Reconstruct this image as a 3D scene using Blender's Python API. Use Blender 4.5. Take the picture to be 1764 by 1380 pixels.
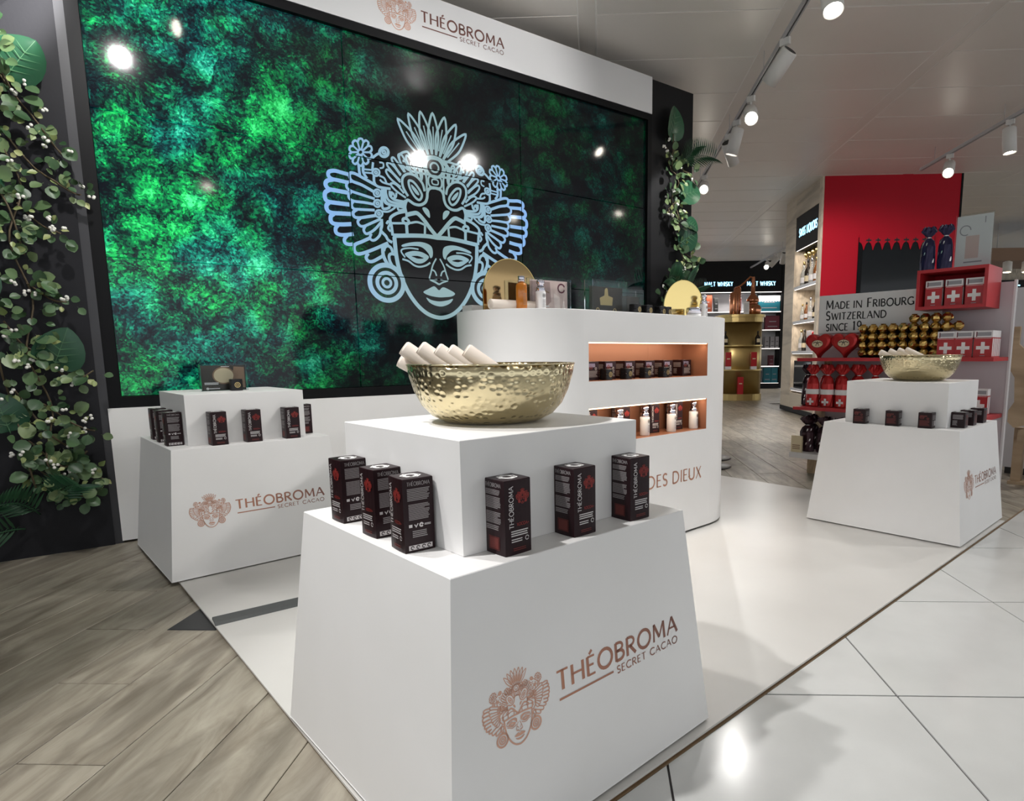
import bpy, math, random
from mathutils import Vector, Matrix
for o in list(bpy.data.objects): bpy.data.objects.remove(o)
SC = bpy.context.scene
COL = SC.collection
PI = math.pi
rnd = random.Random(7)

# ---------------------------------------------------------------- camera
CAM_H, YAW, PITCH, ROLL, FOC, CX, CY = 0.924, 0.7456, 0.1388, -0.0095, 1064.92, 990.32, 760.03
def make_camera():
    fw = Vector((math.sin(YAW)*math.cos(PITCH), math.cos(YAW)*math.cos(PITCH), -math.sin(PITCH)))
    rt = Vector((math.cos(YAW), -math.sin(YAW), 0)); up = rt.cross(fw)
    r2 = rt*math.cos(ROLL)+up*math.sin(ROLL); u2 = up*math.cos(ROLL)-rt*math.sin(ROLL)
    cd = bpy.data.cameras.new('camera'); co = bpy.data.objects.new('camera', cd); COL.objects.link(co)
    m = Matrix((r2, u2, -fw)).transposed().to_4x4(); m.translation = (0, 0, CAM_H)
    co.matrix_world = m
    cd.sensor_fit = 'HORIZONTAL'; cd.sensor_width = 36; cd.lens = FOC/1764*36
    cd.shift_x = (882-CX)/1764; cd.shift_y = (CY-690)/1764; cd.clip_start = 0.05; cd.clip_end = 200
    SC.camera = co
make_camera()
# ---------------------------------------------------------------- world, exposure
W = bpy.data.worlds.new('hall_ambience'); SC.world = W; W.use_nodes = True
W.node_tree.nodes['Background'].inputs[0].default_value = (0.93, 0.965, 1.0, 1)
W.node_tree.nodes['Background'].inputs[1].default_value = 0.99
SC.view_settings.view_transform = 'Standard'; SC.view_settings.look = 'None'
SC.view_settings.gamma = 1; SC.view_settings.use_curve_mapping = False
SC.view_settings.exposure = 0.32
SPOT_POWER = 58.0

# ---------------------------------------------------------------- materials
M = {}
def mat(name, col, rough=0.5, metal=0.0, spec=0.5, coat=0.0, emit=None, es=0.0, trans=0.0, alpha=1.0, ior=1.45):
    m = bpy.data.materials.new(name); m.use_nodes = True
    b = m.node_tree.nodes['Principled BSDF']
    b.inputs['Base Color'].default_value = (*col, 1); b.inputs['Roughness'].default_value = rough
    b.inputs['Metallic'].default_value = metal; b.inputs['Specular IOR Level'].default_value = spec
    b.inputs['Coat Weight'].default_value = coat; b.inputs['Transmission Weight'].default_value = trans
    b.inputs['IOR'].default_value = ior; b.inputs['Alpha'].default_value = alpha
    if emit: b.inputs['Emission Color'].default_value = (*emit, 1); b.inputs['Emission Strength'].default_value = es
    M[name] = m; return m
def nodes(m): return m.node_tree.nodes, m.node_tree.links, m.node_tree.nodes['Principled BSDF']
def noise(m, scale, detail=3, vec=None, rough=0.5):
    n, l, b = nodes(m); t = n.new('ShaderNodeTexNoise'); t.inputs['Scale'].default_value = scale
    t.inputs['Detail'].default_value = detail; t.inputs['Roughness'].default_value = rough
    if vec: l.new(vec, t.inputs['Vector'])
    return t
def ramp(m, fac, stops):
    n, l, b = nodes(m); r = n.new('ShaderNodeValToRGB'); e = r.color_ramp.elements
    while len(e) < len(stops): e.new(0.5)
    for i, (p, c) in enumerate(stops): e[i].position = p; e[i].color = (*c, 1)
    l.new(fac, r.inputs['Fac']); return r
def objvec(m, scale=(1, 1, 1), rot=(0, 0, 0), src='Object'):
    n, l, b = nodes(m); c = n.new('ShaderNodeTexCoord'); p = n.new('ShaderNodeMapping')
    p.inputs['Scale'].default_value = scale; p.inputs['Rotation'].default_value = rot
    l.new(c.outputs[src], p.inputs['Vector']); return p.outputs['Vector']
def posvec(m, scale=(1, 1, 1), rot=(0, 0, 0), loc=(0, 0, 0)):
    n, l, b = nodes(m); c = n.new('ShaderNodeNewGeometry'); p = n.new('ShaderNodeMapping')
    p.inputs['Scale'].default_value = scale; p.inputs['Rotation'].default_value = rot; p.inputs['Location'].default_value = loc
    l.new(c.outputs['Position'], p.inputs['Vector']); return p.outputs['Vector']
def mixc(m, fac, a, b_, mode='MIX'):
    n, l, b = nodes(m); x = n.new('ShaderNodeMix'); x.data_type = 'RGBA'; x.blend_type = mode
    if isinstance(fac, (int, float)): x.inputs[0].default_value = fac
    else: l.new(fac, x.inputs[0])
    for s, v in ((6, a), (7, b_)):
        if isinstance(v, tuple): x.inputs[s].default_value = (*v, 1)
        else: l.new(v, x.inputs[s])
    return x.outputs[2]
def math_(m, op, a, b_=None, clamp=False):
    n, l, b = nodes(m); x = n.new('ShaderNodeMath'); x.operation = op; x.use_clamp = clamp
    for i, v in enumerate((a, b_)):
        if v is None: continue
        if isinstance(v, (int, float)): x.inputs[i].default_value = v
        else: l.new(v, x.inputs[i])
    return x.outputs[0]
def bump(m, height, strength=0.3, dist=0.01):
    n, l, b = nodes(m); x = n.new('ShaderNodeBump'); x.inputs['Strength'].default_value = strength
    x.inputs['Distance'].default_value = dist; l.new(height, x.inputs['Height']); l.new(x.outputs['Normal'], b.inputs['Normal'])
def setc(m, sock): nodes(m)[1].new(sock, nodes(m)[2].inputs['Base Color'])

def speckle(name, c0, c1, scale, **kw):
    m = mat(name, c0, **kw); t = noise(m, scale, 4, posvec(m)); setc(m, ramp(m, t.outputs['Fac'], [(.35, c0), (.65, c1)]).outputs[0]); return m
speckle('white_laminate', (.80, .79, .78), (.83, .82, .815), 3, rough=.45)
m = speckle('platform_white', (.60, .585, .56), (.64, .625, .60), 2.2, rough=.33)
mat('brown_edge', (.20, .13, .07), .5)
mat('shadow_gap', (.02, .02, .02), .7)
mat('fascia_white', (.72, .72, .73), .45)
m = mat('ceiling_metal', (.80, .76, .71), .42); t = noise(m, 1.2, 3, posvec(m)); setc(m, ramp(m, t.outputs['Fac'], [(.3, (.80, .755, .705)), (.7, (.84, .795, .745))]).outputs[0])
mat('ceiling_backing', (.92, .90, .87), .6)
m = mat('charcoal_wall', (.020, .020, .023), .45, 0, .12); t = noise(m, 60, 3, posvec(m)); bump(m, t.outputs['Fac'], .06, .004)
mat('charcoal_strip', (.05, .05, .055), .4, 0, .3)
mat('black_frame', (.004, .004, .005), .5, 0, .2)
mat('black_wall', (.008, .008, .009), .55, 0, .3)
# wooden floor boards: long grain along local X
def wood(name, cols, sx=1.3, sy=16, rough=.42, bs=.12):
    m = mat(name, cols[0], rough); n, l, b = nodes(m)
    oi = n.new('ShaderNodeObjectInfo'); mp = n.new('ShaderNodeMapping'); tc = n.new('ShaderNodeTexCoord')
    mul = n.new('ShaderNodeVectorMath'); mul.operation = 'SCALE'; mul.inputs[0].default_value = (37., 91., 13.)
    l.new(oi.outputs['Random'], mul.inputs['Scale'])
    add = n.new('ShaderNodeVectorMath'); add.operation = 'ADD'
    l.new(tc.outputs['Object'], mp.inputs['Vector']); mp.inputs['Scale'].default_value = (sx, sy, 4)
    l.new(mp.outputs['Vector'], add.inputs[0]); l.new(mul.outputs[0], add.inputs[1])
    t = noise(m, 1.6, 6, add.outputs[0], .62); t.inputs['Distortion'].default_value = 1.4
    t2 = noise(m, .7, 3, add.outputs[0], .5); t2.inputs['Distortion'].default_value = 2.0
    r = ramp(m, t.outputs['Fac'], [(.28, cols[0]), (.45, cols[1]), (.58, cols[2]), (.75, cols[3])])
    r2 = ramp(m, t2.outputs['Fac'], [(.33, (.70, .68, .65)), (.55, (1.05, 1.04, 1.0))])
    v = ramp(m, oi.outputs['Random'], [(0, (.86, .86, .85)), (1, (1.08, 1.07, 1.06))])
    o = mixc(m, 1.0, mixc(m, 1.0, r.outputs[0], r2.outputs[0], 'MULTIPLY'), v.outputs[0], 'MULTIPLY')
    setc(m, o); bump(m, t.outputs['Fac'], bs, .003); return m
wood('oak_board', [(.215, .185, .15), (.30, .27, .225), (.36, .33, .28), (.42, .39, .335)], 1.8, 8)
wood('oak_veneer', [(.52, .45, .37), (.56, .49, .40), (.59, .52, .43), (.62, .545, .455)], .6, 12, .5, .05)
wood('pale_wood', [(.50, .37, .24), (.56, .42, .28), (.60, .46, .31), (.64, .50, .35)], .6, 10, .5, .05)
mat('floor_base', (.30, .27, .23), .6)
m = mat('floor_tile', (.70, .705, .69), .17); t = noise(m, 5, 4, posvec(m)); setc(m, ramp(m, t.outputs['Fac'], [(.3, (.59, .595, .585)), (.7, (.65, .655, .645))]).outputs[0])
mat('tile_grout', (.06, .055, .055), .8)
mat('dark_metal_lid', (.045, .045, .048), .45, .3)
mat('cable_cover', (.075, .08, .08), .5)
# copper print of the emblem and lettering
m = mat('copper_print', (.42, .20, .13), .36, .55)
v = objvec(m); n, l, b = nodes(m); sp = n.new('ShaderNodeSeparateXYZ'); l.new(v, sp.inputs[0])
setc(m, ramp(m, math_(m, 'MULTIPLY_ADD', sp.outputs['X'], 1.7), [(.0, (.55, .27, .17)), (.45, (.40, .19, .13)), (1, (.17, .08, .068))]).outputs[0])  # darker right end is the foil's reflection painted into the colour
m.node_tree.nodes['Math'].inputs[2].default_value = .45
mat('copper_flat', (.50, .25, .17), .36, .5)
mat('emblem_rose', (.62, .36, .27), .36, .45)
# hammered brass
m = mat('hammered_brass', (.66, .57, .36), .24, 1.0)
n, l, b = nodes(m); vo = n.new('ShaderNodeTexVoronoi'); vo.inputs['Scale'].default_value = 62; vo.inputs['Randomness'].default_value = .55
l.new(objvec(m, (1, 1, 1.15)), vo.inputs['Vector']); vr = ramp(m, vo.outputs['Distance'], [(.05, (0, 0, 0)), (.60, (1, 1, 1))]); vr.color_ramp.interpolation = 'EASE'; bump(m, vr.outputs[0], .40, .005)
mat('satin_brass', (.60, .46, .18), .30, 1.0)
m = mat('brushed_gold', (.52, .38, .15), .33, .9); t = noise(m, 4, 4, objvec(m, (40, 40, 1.5))); setc(m, ramp(m, t.outputs['Fac'], [(.3, (.50, .37, .15)), (.7, (.54, .40, .17))]).outputs[0])
mat('gold_mirror', (.80, .62, .26), .16, 1.0)
mat('bronze_mirror', (.36, .25, .12), .06, 1.0)
mat('paper_cream', (.80, .71, .63), .75)
mat('paper_print', (.55, .40, .33), .7)
m = mat('carton_maroon', (.016, .005, .007), .36, 0, .28)
n, l, b = nodes(m); sp = n.new('ShaderNodeSeparateXYZ'); l.new(objvec(m), sp.inputs[0])
mat('carton_top', (.16, .13, .13), .3, .2)
mat('print_silver', (.60, .57, .57), .4, .2)
mat('print_grey', (.27, .245, .25), .5)
mat('print_red', (.25, .022, .018), .45)
mat('print_redbrown', (.13, .018, .014), .5)
mat('print_white', (.78, .77, .76), .5)
mat('print_violet', (.20, .17, .25), .4, .3); mat('print_dark', (.03, .02, .022), .5)
mat('jar_black', (.008, .007, .008), .25, 0, .35)
mat('gold_print', (.42, .32, .15), .4, .6)
mat('amber_glass', (.46, .14, .008), .08, 0, .5, .3)
mat('chrome', (.62, .62, .70), .12, 1.0)
mat('bottle_white', (.78, .77, .77), .3)
m = mat('acrylic', (.92, .96, .97), .03, 0, .5, 0, None, 0, 1.0, 1, 1.16)
mat('card_skin', (.62, .46, .42), .5); mat('card_skin_dark', (.36, .24, .22), .5); mat('card_skin_light', (.76, .62, .57), .5)
mat('card_dark', (.035, .028, .022), .5); mat('card_cream', (.66, .55, .36), .5); mat('card_brown', (.25, .15, .09), .5)
# leaves
def leafm(name, a, b_, c, rough=.4):
    m = mat(name, a, rough, 0, .5); n, l, bb = nodes(m); oi = n.new('ShaderNodeObjectInfo')
    setc(m, ramp(m, oi.outputs['Random'], [(0, a), (.55, b_), (1, c)]).outputs[0]); return m
leafm('leaf_eucalyptus', (.03, .07, .03), (.075, .14, .06), (.17, .23, .10))
leafm('leaf_young', (.16, .22, .07), (.27, .32, .12), (.40, .42, .19))
leafm('leaf_large', (.012, .052, .026), (.018, .075, .036), (.028, .098, .048), .25)
leafm('leaf_palm', (.010, .045, .02), (.018, .07, .03), (.028, .10, .042), .35)
mat('leaf_rib', (.06, .15, .07), .4); mat('stem_brown', (.09, .065, .035), .6); mat('berry_white', (.78, .76, .70), .4)
# reds, chocolates, glass
mat('red_wall', (.46, .004, .018), .55, 0, .3); mat('red_shelf', (.42, .018, .024), .4); mat('red_carton', (.42, .014, .02), .35)
mat('red_foil', (.46, .02, .02), .22, .35); mat('pale_pink_panel', (.56, .50, .52), .5); mat('carton_white', (.72, .69, .69), .45)
mat('gold_foil', (.52, .34, .11), .24, 1.0); mat('navy_foil', (.018, .015, .055), .25, .35); mat('dark_foil', (.035, .014, .02), .2, .5)
mat('silver_foil', (.6, .58, .58), .2, .9)
mat('sign_white', (.68, .67, .66), .5); mat('sign_ink', (.02, .018, .018), .5)
mat('dark_glass', (.010, .012, .014), .06, 0, .3)
mat('copper_metal', (.62, .26, .14), .22, 1.0)
mat('glass_clear', (.82, .86, .86), .04, 0, .5, 0, None, 0, .75, 1, 1.45); mat('glass_dark', (.02, .015, .012), .1); mat('glass_brown', (.20, .07, .02), .12)
mat('teal_print', (.01, .14, .19), .5); mat('wine_print', (.11, .012, .025), .5); mat('rust_print', (.24, .05, .02), .5); mat('grey_print', (.30, .29, .31), .5)
mat('whitegoods', (.66, .66, .68), .5); mat('lamp_white', (.72, .70, .67), .4); mat('lamp_dark', (.03, .03, .03), .5); mat('track_grey', (.50, .49, .50), .4)
mat('lens_on', (1, .95, .85), .4, 0, .5, 0, (1.0, .92, .80), 40.0); mat('lens_warm', (1, .9, .7), .4, 0, .5, 0, (1.0, .83, .55), 14.0)
mat('sign_blue', (.5, .8, 1), .5, 0, .5, 0, (.30, .70, 1.0), 2.6)
mat('strip_warm', (1, .8, .5), .5, 0, .5, 0, (1.0, .70, .40), 4.0); mat('strip_cool', (1, .95, .9), .5, 0, .5, 0, (1.0, .93, .86), 1.5)
mat('niche_copper', (.34, .150, .085), .42, .35)
mat('stool_base', (.018, .016, .015), .35, .3)
# video content: forest seen from above, dark round the emblem and to the right
def screen_material():
    m = mat('screen_forest', (.004, .004, .005), .07, 0, .35, 0); n, l, b = nodes(m)
    v = posvec(m); sp = n.new('ShaderNodeSeparateXYZ'); l.new(v, sp.inputs[0])
    def nz(s, d, r=.55, dist=0.0):
        t = noise(m, s, d, v, r); t.inputs['Distortion'].default_value = dist; return t.outputs['Fac']
    big, mid, fine = nz(1.9, 3, .5, .6), nz(9, 4, .62, .5), nz(46, 3, .7, .8)
    ds = noise(m, 5, 3, v); av = n.new('ShaderNodeVectorMath'); av.operation = 'MULTIPLY_ADD'
    l.new(ds.outputs['Color'], av.inputs[0]); av.inputs[1].default_value = (.10, .10, .10); l.new(v, av.inputs[2])
    crown = n.new('ShaderNodeTexVoronoi'); crown.inputs['Scale'].default_value = 6.5; l.new(av.outputs[0], crown.inputs['Vector'])
    tuft = n.new('ShaderNodeTexVoronoi'); tuft.inputs['Scale'].default_value = 26; l.new(av.outputs[0], tuft.inputs['Vector'])
    vo = n.new('ShaderNodeTexVoronoi'); vo.inputs['Scale'].default_value = 105; l.new(av.outputs[0], vo.inputs['Vector'])
    sc_ = n.new('ShaderNodeSeparateColor'); l.new(vo.outputs['Color'], sc_.inputs[0]); sc2 = n.new('ShaderNodeSeparateColor'); l.new(crown.outputs['Color'], sc2.inputs[0])
    h = math_(m, 'ADD', math_(m, 'MULTIPLY', big, .34), math_(m, 'MULTIPLY', mid, .34))
    h = math_(m, 'ADD', h, math_(m, 'MULTIPLY', fine, .22)); h = math_(m, 'SUBTRACT', h, math_(m, 'MULTIPLY', crown.outputs['Distance'], .21)); h = math_(m, 'SUBTRACT', h, math_(m, 'MULTIPLY', tuft.outputs['Distance'], .12))
    h = math_(m, 'ADD', h, math_(m, 'MULTIPLY', sc_.outputs[0], .16)); h = math_(m, 'ADD', h, math_(m, 'MULTIPLY', sc2.outputs[1], .10)); h = math_(m, 'ADD', h, .115)
    col = ramp(m, h, [(.40, (.0, .001, .003)), (.50, (.0, .022, .014)), (.58, (.001, .115, .035)), (.67, (.005, .36, .07)), (.80, (.06, .72, .20))])
    teal = ramp(m, h, [(.40, (.0, .001, .004)), (.50, (.0, .018, .022)), (.58, (.001, .085, .065)), (.67, (.005, .27, .16)), (.80, (.09, .62, .42))])
    tm = ramp(m, nz(2.6, 3), [(.45, (0, 0, 0)), (.60, (1, 1, 1))])
    c = mixc(m, tm.outputs[0], col.outputs[0], teal.outputs[0])
    # the clip itself fades out towards the right and round the emblem
    wob = math_(m, 'MULTIPLY', math_(m, 'SUBTRACT', nz(3.2, 4, .6), .5), 1.5)
    x = math_(m, 'ADD', sp.outputs['X'], wob)
    fade = ramp(m, math_(m, 'MULTIPLY', x, .25), [(.22, (1, 1, 1)), (.36, (.50, .50, .50)), (.46, (.10, .10, .10)), (.60, (.035, .035, .04)), (.85, (.06, .065, .075))])
    dx = math_(m, 'MULTIPLY', math_(m, 'SUBTRACT', sp.outputs['X'], 2.25), 1.0); dz = math_(m, 'MULTIPLY', math_(m, 'SUBTRACT', sp.outputs['Z'], 1.85), .72)
    d = math_(m, 'SQRT', math_(m, 'ADD', math_(m, 'MULTIPLY', dx, dx), math_(m, 'MULTIPLY', dz, dz)))
    hole = ramp(m, math_(m, 'ADD', d, math_(m, 'MULTIPLY', wob, .45)), [(.36, (0, 0, 0)), (.66, (1, 1, 1))])
    low = ramp(m, math_(m, 'MULTIPLY', math_(m, 'ADD', sp.outputs['Z'], math_(m, 'MULTIPLY', wob, .3)), .3), [(.20, (.45, .45, .5)), (.42, (1, 1, 1))])
    c = mixc(m, 1.0, mixc(m, 1.0, mixc(m, 1.0, c, fade.outputs[0], 'MULTIPLY'), hole.outputs[0], 'MULTIPLY'), low.outputs[0], 'MULTIPLY')
    l.new(c, b.inputs['Emission Color']); b.inputs['Emission Strength'].default_value = 1.7
screen_material()
m = mat('screen_emblem', (.004, .004, .005), .07)
n, l, b = nodes(m); v = posvec(m); sp = n.new('ShaderNodeSeparateXYZ'); l.new(v, sp.inputs[0])
dx = math_(m, 'ABSOLUTE', math_(m, 'SUBTRACT', sp.outputs['X'], 2.20))
r = ramp(m, math_(m, 'MULTIPLY', dx, 1.35), [(.1, (.26, .40, .42)), (.5, (.28, .46, .58)), (.95, (.25, .47, .85))])
l.new(r.outputs[0], b.inputs['Emission Color']); b.inputs['Emission Strength'].default_value = .80
MASK=[("s",22,1,0,[[-547,203],[-595,208],[-637,212],[-669,202],[-675,180],[-657,164],[-618,161],[-564,157]]),
("s",24,1,0,[[-647,162],[-684,148],[-694,125],[-677,104],[-637,101],[-563,98]]),
("s",24,1,0,[[-670,101],[-698,82],[-702,51],[-687,32],[-640,30],[-562,31]]),
("s",24,1,0,[[-675,31],[-696,9],[-692,-19],[-666,-30],[-614,-27],[-555,-23]]),
("s",24,1,0,[[-657,-35],[-675,-51],[-676,-78],[-658,-91],[-613,-90],[-553,-81]]),
("s",22,1,0,[[-634,-94],[-651,-116],[-649,-142],[-624,-151],[-587,-147],[-547,-138]]),
("s",20,1,0,[[-585,-151],[-603,-174],[-600,-196],[-575,-202],[-550,-196]]),
("s",18,1,0,[[-395,168],[-462,194],[-511,213],[-543,215],[-552,197],[-539,170],[-479,155],[-403,124]]),
("s",16,1,0,[[-539,168],[-567,156],[-572,129],[-547,111],[-487,99],[-405,85]]),
("s",16,1,0,[[-547,106],[-564,82],[-555,62],[-530,54],[-470,55],[-407,52]]),
("s",16,1,0,[[-535,55],[-549,33],[-538,10],[-498,11],[-409,18]]),
("s",18,1,0,[[-518,8],[-542,-12],[-536,-36],[-506,-39],[-454,-26],[-400,-12]]),
("s",16,1,0,[[-501,-42],[-517,-61],[-508,-83],[-483,-86],[-435,-62],[-372,-29]]),
("s",16,1,0,[[-472,-83],[-484,-107],[-472,-128],[-446,-120],[-410,-92],[-373,-50]]),
("s",16,1,0,[[-438,-125],[-448,-151],[-433,-164],[-410,-155],[-385,-127],[-375,-90]]),
("s",20,1,0,[[-445,-150],[-498,-178],[-543,-202],[-547,-237],[-528,-253],[-492,-245],[-421,-214],[-334,-170]]),
("s",20,1,0,[[-463,-245],[-478,-269],[-467,-290],[-440,-291],[-401,-270],[-368,-249]]),
("s",22,1,0,[[-370,-191],[-370,-242],[-358,-277],[-341,-304]]),
("s",18,1,0,[[-307,-226],[-317,-199],[-338,-188],[-357,-200],[-364,-221]]),
("s",18,1,0,[[-297,-236],[-319,-235],[-332,-249],[-329,-279],[-314,-309]]),
("s",18,1,0,[[-369,-29],[-369,-69],[-376,-100],[-348,-128],[-333,-152],[-307,-164]]),
("s",14,1,0,[[-339,-56],[-327,-39],[-317,-53],[-329,-80],[-314,-99]]),
("s",12,1,1,[[-365,125],[-369,114],[-377,105],[-389,101],[-400,102],[-407,109],[-410,119],[-406,129],[-398,138],[-386,143],[-375,141],[-368,135]]),
("s",10,1,1,[[-380,123],[-381,119],[-384,116],[-388,114],[-392,115],[-395,117],[-395,121],[-394,124],[-391,128],[-387,129],[-383,129],[-380,126]]),
("s",12,1,1,[[-368,63],[-371,52],[-380,43],[-391,39],[-402,41],[-409,47],[-412,57],[-408,68],[-400,77],[-389,81],[-378,80],[-370,73]]),
("s",10,1,1,[[-382,61],[-383,57],[-386,54],[-390,53],[-394,53],[-397,56],[-398,59],[-396,63],[-393,66],[-389,68],[-385,67],[-383,65]]),
("s",12,1,1,[[-361,3],[-365,-8],[-373,-17],[-385,-21],[-396,-19],[-403,-13],[-406,-3],[-402,8],[-394,17],[-382,21],[-371,20],[-364,13]]),
("s",10,1,1,[[-376,1],[-377,-3],[-380,-6],[-384,-7],[-388,-7],[-391,-4],[-391,-1],[-390,3],[-387,6],[-383,8],[-379,7],[-376,5]]),
("s",12,1,1,[[-367,246],[-370,235],[-379,226],[-390,222],[-401,223],[-408,229],[-411,239],[-407,250],[-399,259],[-388,263],[-377,262],[-369,256]]),
("s",10,1,1,[[-381,244],[-382,240],[-385,237],[-389,235],[-393,235],[-396,238],[-397,241],[-395,245],[-392,248],[-388,250],[-384,249],[-382,247]]),
("s",18,1,1,[[-305,375],[-309,361],[-320,350],[-334,344],[-347,345],[-357,353],[-360,365],[-355,378],[-345,390],[-331,396],[-317,395],[-308,387]]),
("s",12,1,1,[[-323,372],[-324,367],[-328,363],[-333,361],[-337,361],[-341,364],[-342,368],[-340,373],[-337,377],[-332,379],[-327,379],[-324,376]]),
("s",12,1,1,[[-461,347],[-465,337],[-473,330],[-483,328],[-491,333],[-494,341],[-490,351],[-482,358],[-472,360],[-464,356]]),
("s",11,1,0,[[-460,347],[-419,354]]),
("s",11,1,0,[[-464,337],[-433,314]]),
("s",11,1,0,[[-473,329],[-463,286]]),
("s",11,1,0,[[-484,327],[-499,280]]),
("s",11,1,0,[[-492,332],[-525,298]]),
("s",11,1,0,[[-495,341],[-534,334]]),
("s",11,1,0,[[-491,351],[-521,373]]),
("s",11,1,0,[[-482,359],[-492,402]]),
("s",11,1,0,[[-471,361],[-456,408]]),
("s",11,1,0,[[-463,356],[-429,390]]),
("s",13,1,1,[[-419,354],[-409,342],[-416,321],[-433,314],[-433,296],[-449,281],[-463,286],[-473,269],[-491,266],[-499,280],[-514,270],[-528,280],[-525,298],[-541,300],[-545,319],[-534,334],[-543,346],[-537,366],[-521,373],[-521,391],[-506,406],[-492,402],[-482,419],[-464,422],[-456,408],[-441,418],[-426,409],[-429,390],[-412,389],[-408,370]]),
("s",16,1,0,[[-493,274],[-492,240],[-489,212]]),
("s",16,1,0,[[-465,274],[-467,230],[-446,199]]),
("s",10,1,0,[[-461,249],[-411,253]]),
("s",10,1,0,[[-462,230],[-413,234]]),
("s",14,1,0,[[-404,299],[-411,253]]),
("s",14,1,0,[[-408,322],[-380,347],[-356,361]]),
("s",16,1,0,[[-403,220],[-402,181],[-378,160],[-301,159]]),
("s",12,1,0,[[-367,204],[-347,190],[-300,184]]),
("s",12,1,0,[[-369,226],[-340,218],[-326,190]]),
("s",10,1,0,[[-365,305],[-341,304],[-342,280],[-364,271]]),
("s",16,1,0,[[-344,155],[-343,116],[-335,77],[-295,62],[-218,64]]),
("s",16,1,0,[[-307,146],[-306,116],[-277,97],[-217,93]]),
("s",12,1,0,[[-286,139],[-276,115],[-265,132]]),
("s",16,1,0,[[-355,149],[-361,73],[-355,34],[-318,44],[-311,65]]),
("s",12,1,0,[[-372,17],[-324,20],[-280,49],[-279,61]]),
("s",14,1,0,[[-263,61],[-253,37],[-219,46]]),
("s",18,1,0,[[-23,205],[14,208],[43,196],[56,172],[60,140],[75,108],[110,88],[150,89],[194,107],[212,68],[207,30]]),
("s",16,1,0,[[75,177],[89,224],[132,262],[182,267],[219,238],[220,184],[189,131]]),
("s",15,1,1,[[95,150],[117,191],[152,225],[180,224],[175,183],[146,136],[114,118]]),
("f",0,1,1,[[113,156],[135,185],[164,206],[160,183],[137,154],[119,146]]),
("s",13,1,0,[[60,183],[60,267],[79,344],[93,330],[88,271],[95,241]]),
("s",13,1,0,[[95,241],[107,312],[124,362],[142,360],[134,305],[120,261]]),
("s",13,1,0,[[127,267],[147,334],[180,376],[191,357],[171,306],[157,272]]),
("s",13,1,0,[[163,275],[190,330],[221,375],[242,365],[222,314],[201,273]]),
("s",13,1,0,[[207,274],[247,323],[273,349],[285,334],[258,287],[229,255]]),
("s",13,1,0,[[232,248],[271,294],[303,313],[316,298],[282,258],[237,219]]),
("s",13,1,0,[[236,208],[282,252],[315,271],[324,253],[294,216],[235,180]]),
("s",13,1,0,[[215,145],[254,183],[283,195],[299,184],[266,152],[204,119]]),
("f",0,1,1,[[45,32],[52,62],[74,77],[96,70],[78,39],[50,15]]),
("s",16,1,0,[[213,79],[270,78],[315,87],[332,122],[333,155]]),
("s",13,1,0,[[265,141],[271,114],[296,101]]),
("s",13,1,0,[[294,145],[297,123],[312,114]]),
("s",14,1,0,[[218,58],[295,62],[340,70],[351,113],[352,147]]),
("s",26,1,0,[[0,-100],[42,-56],[90,-1],[131,33],[164,29],[204,15]]),
("s",16,1,0,[[208,105],[213,57],[204,15],[210,-7]]),
("s",26,1,0,[[-1,-105],[70,-102],[156,-107],[245,-117],[302,-123]]),
("s",15,1,0,[[82,-32],[86,-94]]),
("s",14,1,0,[[85,-32],[135,-21],[184,-32],[247,-41],[311,-48]]),
("s",20,1,0,[[208,-45],[206,-106]]),
("s",18,1,1,[[231,-22],[227,-32],[217,-39],[205,-41],[195,-36],[192,-26],[196,-16],[206,-9],[218,-8],[228,-13]]),
("s",18,1,0,[[212,35],[269,16],[312,-18],[307,-65],[302,-122]]),
("s",26,0,0,[[-292,-130],[-284,-250],[-263,-355],[-229,-440],[-190,-505],[-140,-562],[-78,-604],[0,-622],[78,-604],[140,-562],[190,-505],[229,-440],[263,-355],[284,-250],[292,-130]]),
("f",0,1,1,[[35,-196],[44,-165],[74,-149],[124,-143],[192,-154],[244,-173],[239,-185],[191,-175],[135,-171],[98,-182],[66,-212],[54,-239],[39,-228]]),
("s",10,1,0,[[134,-190],[190,-188],[239,-198],[251,-216],[227,-249]]),
("r",0,1,1,[[64,-233],[90,-214],[127,-204],[177,-205],[228,-226],[202,-253],[162,-276],[124,-279],[88,-262]],[[101,-243],[114,-239],[132,-234],[154,-233],[183,-238],[163,-244],[147,-249],[129,-249],[113,-247]]),
("s",12,1,0,[[56,-268],[87,-288],[130,-300],[167,-294],[206,-270],[246,-261]]),
("s",10,1,0,[[13,-238],[39,-283],[54,-331],[64,-374],[11,-373]]),
("s",10,1,0,[[15,-350],[26,-323],[45,-314],[55,-328]]),
("f",0,0,1,[[-65,-382],[-27,-384],[1,-397],[28,-385],[68,-380],[28,-395],[0,-409],[-30,-396]]),
("f",0,0,1,[[-112,-457],[-76,-437],[-40,-419],[-23,-425],[-1,-442],[27,-421],[69,-433],[114,-457],[92,-477],[42,-485],[-7,-488],[-61,-482],[-98,-471]]),
("f",0,0,1,[[-94,-494],[-56,-509],[-1,-515],[54,-506],[97,-494],[78,-522],[40,-541],[3,-548],[-39,-541],[-74,-523]]),
("s",30,1,1,[[-247,-415],[-252,-382],[-268,-352],[-292,-328],[-322,-312],[-355,-307],[-388,-312],[-418,-328],[-442,-352],[-458,-382],[-463,-415],[-458,-448],[-442,-478],[-418,-502],[-388,-518],[-355,-523],[-322,-518],[-292,-502],[-268,-478],[-252,-448]]),
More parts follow.
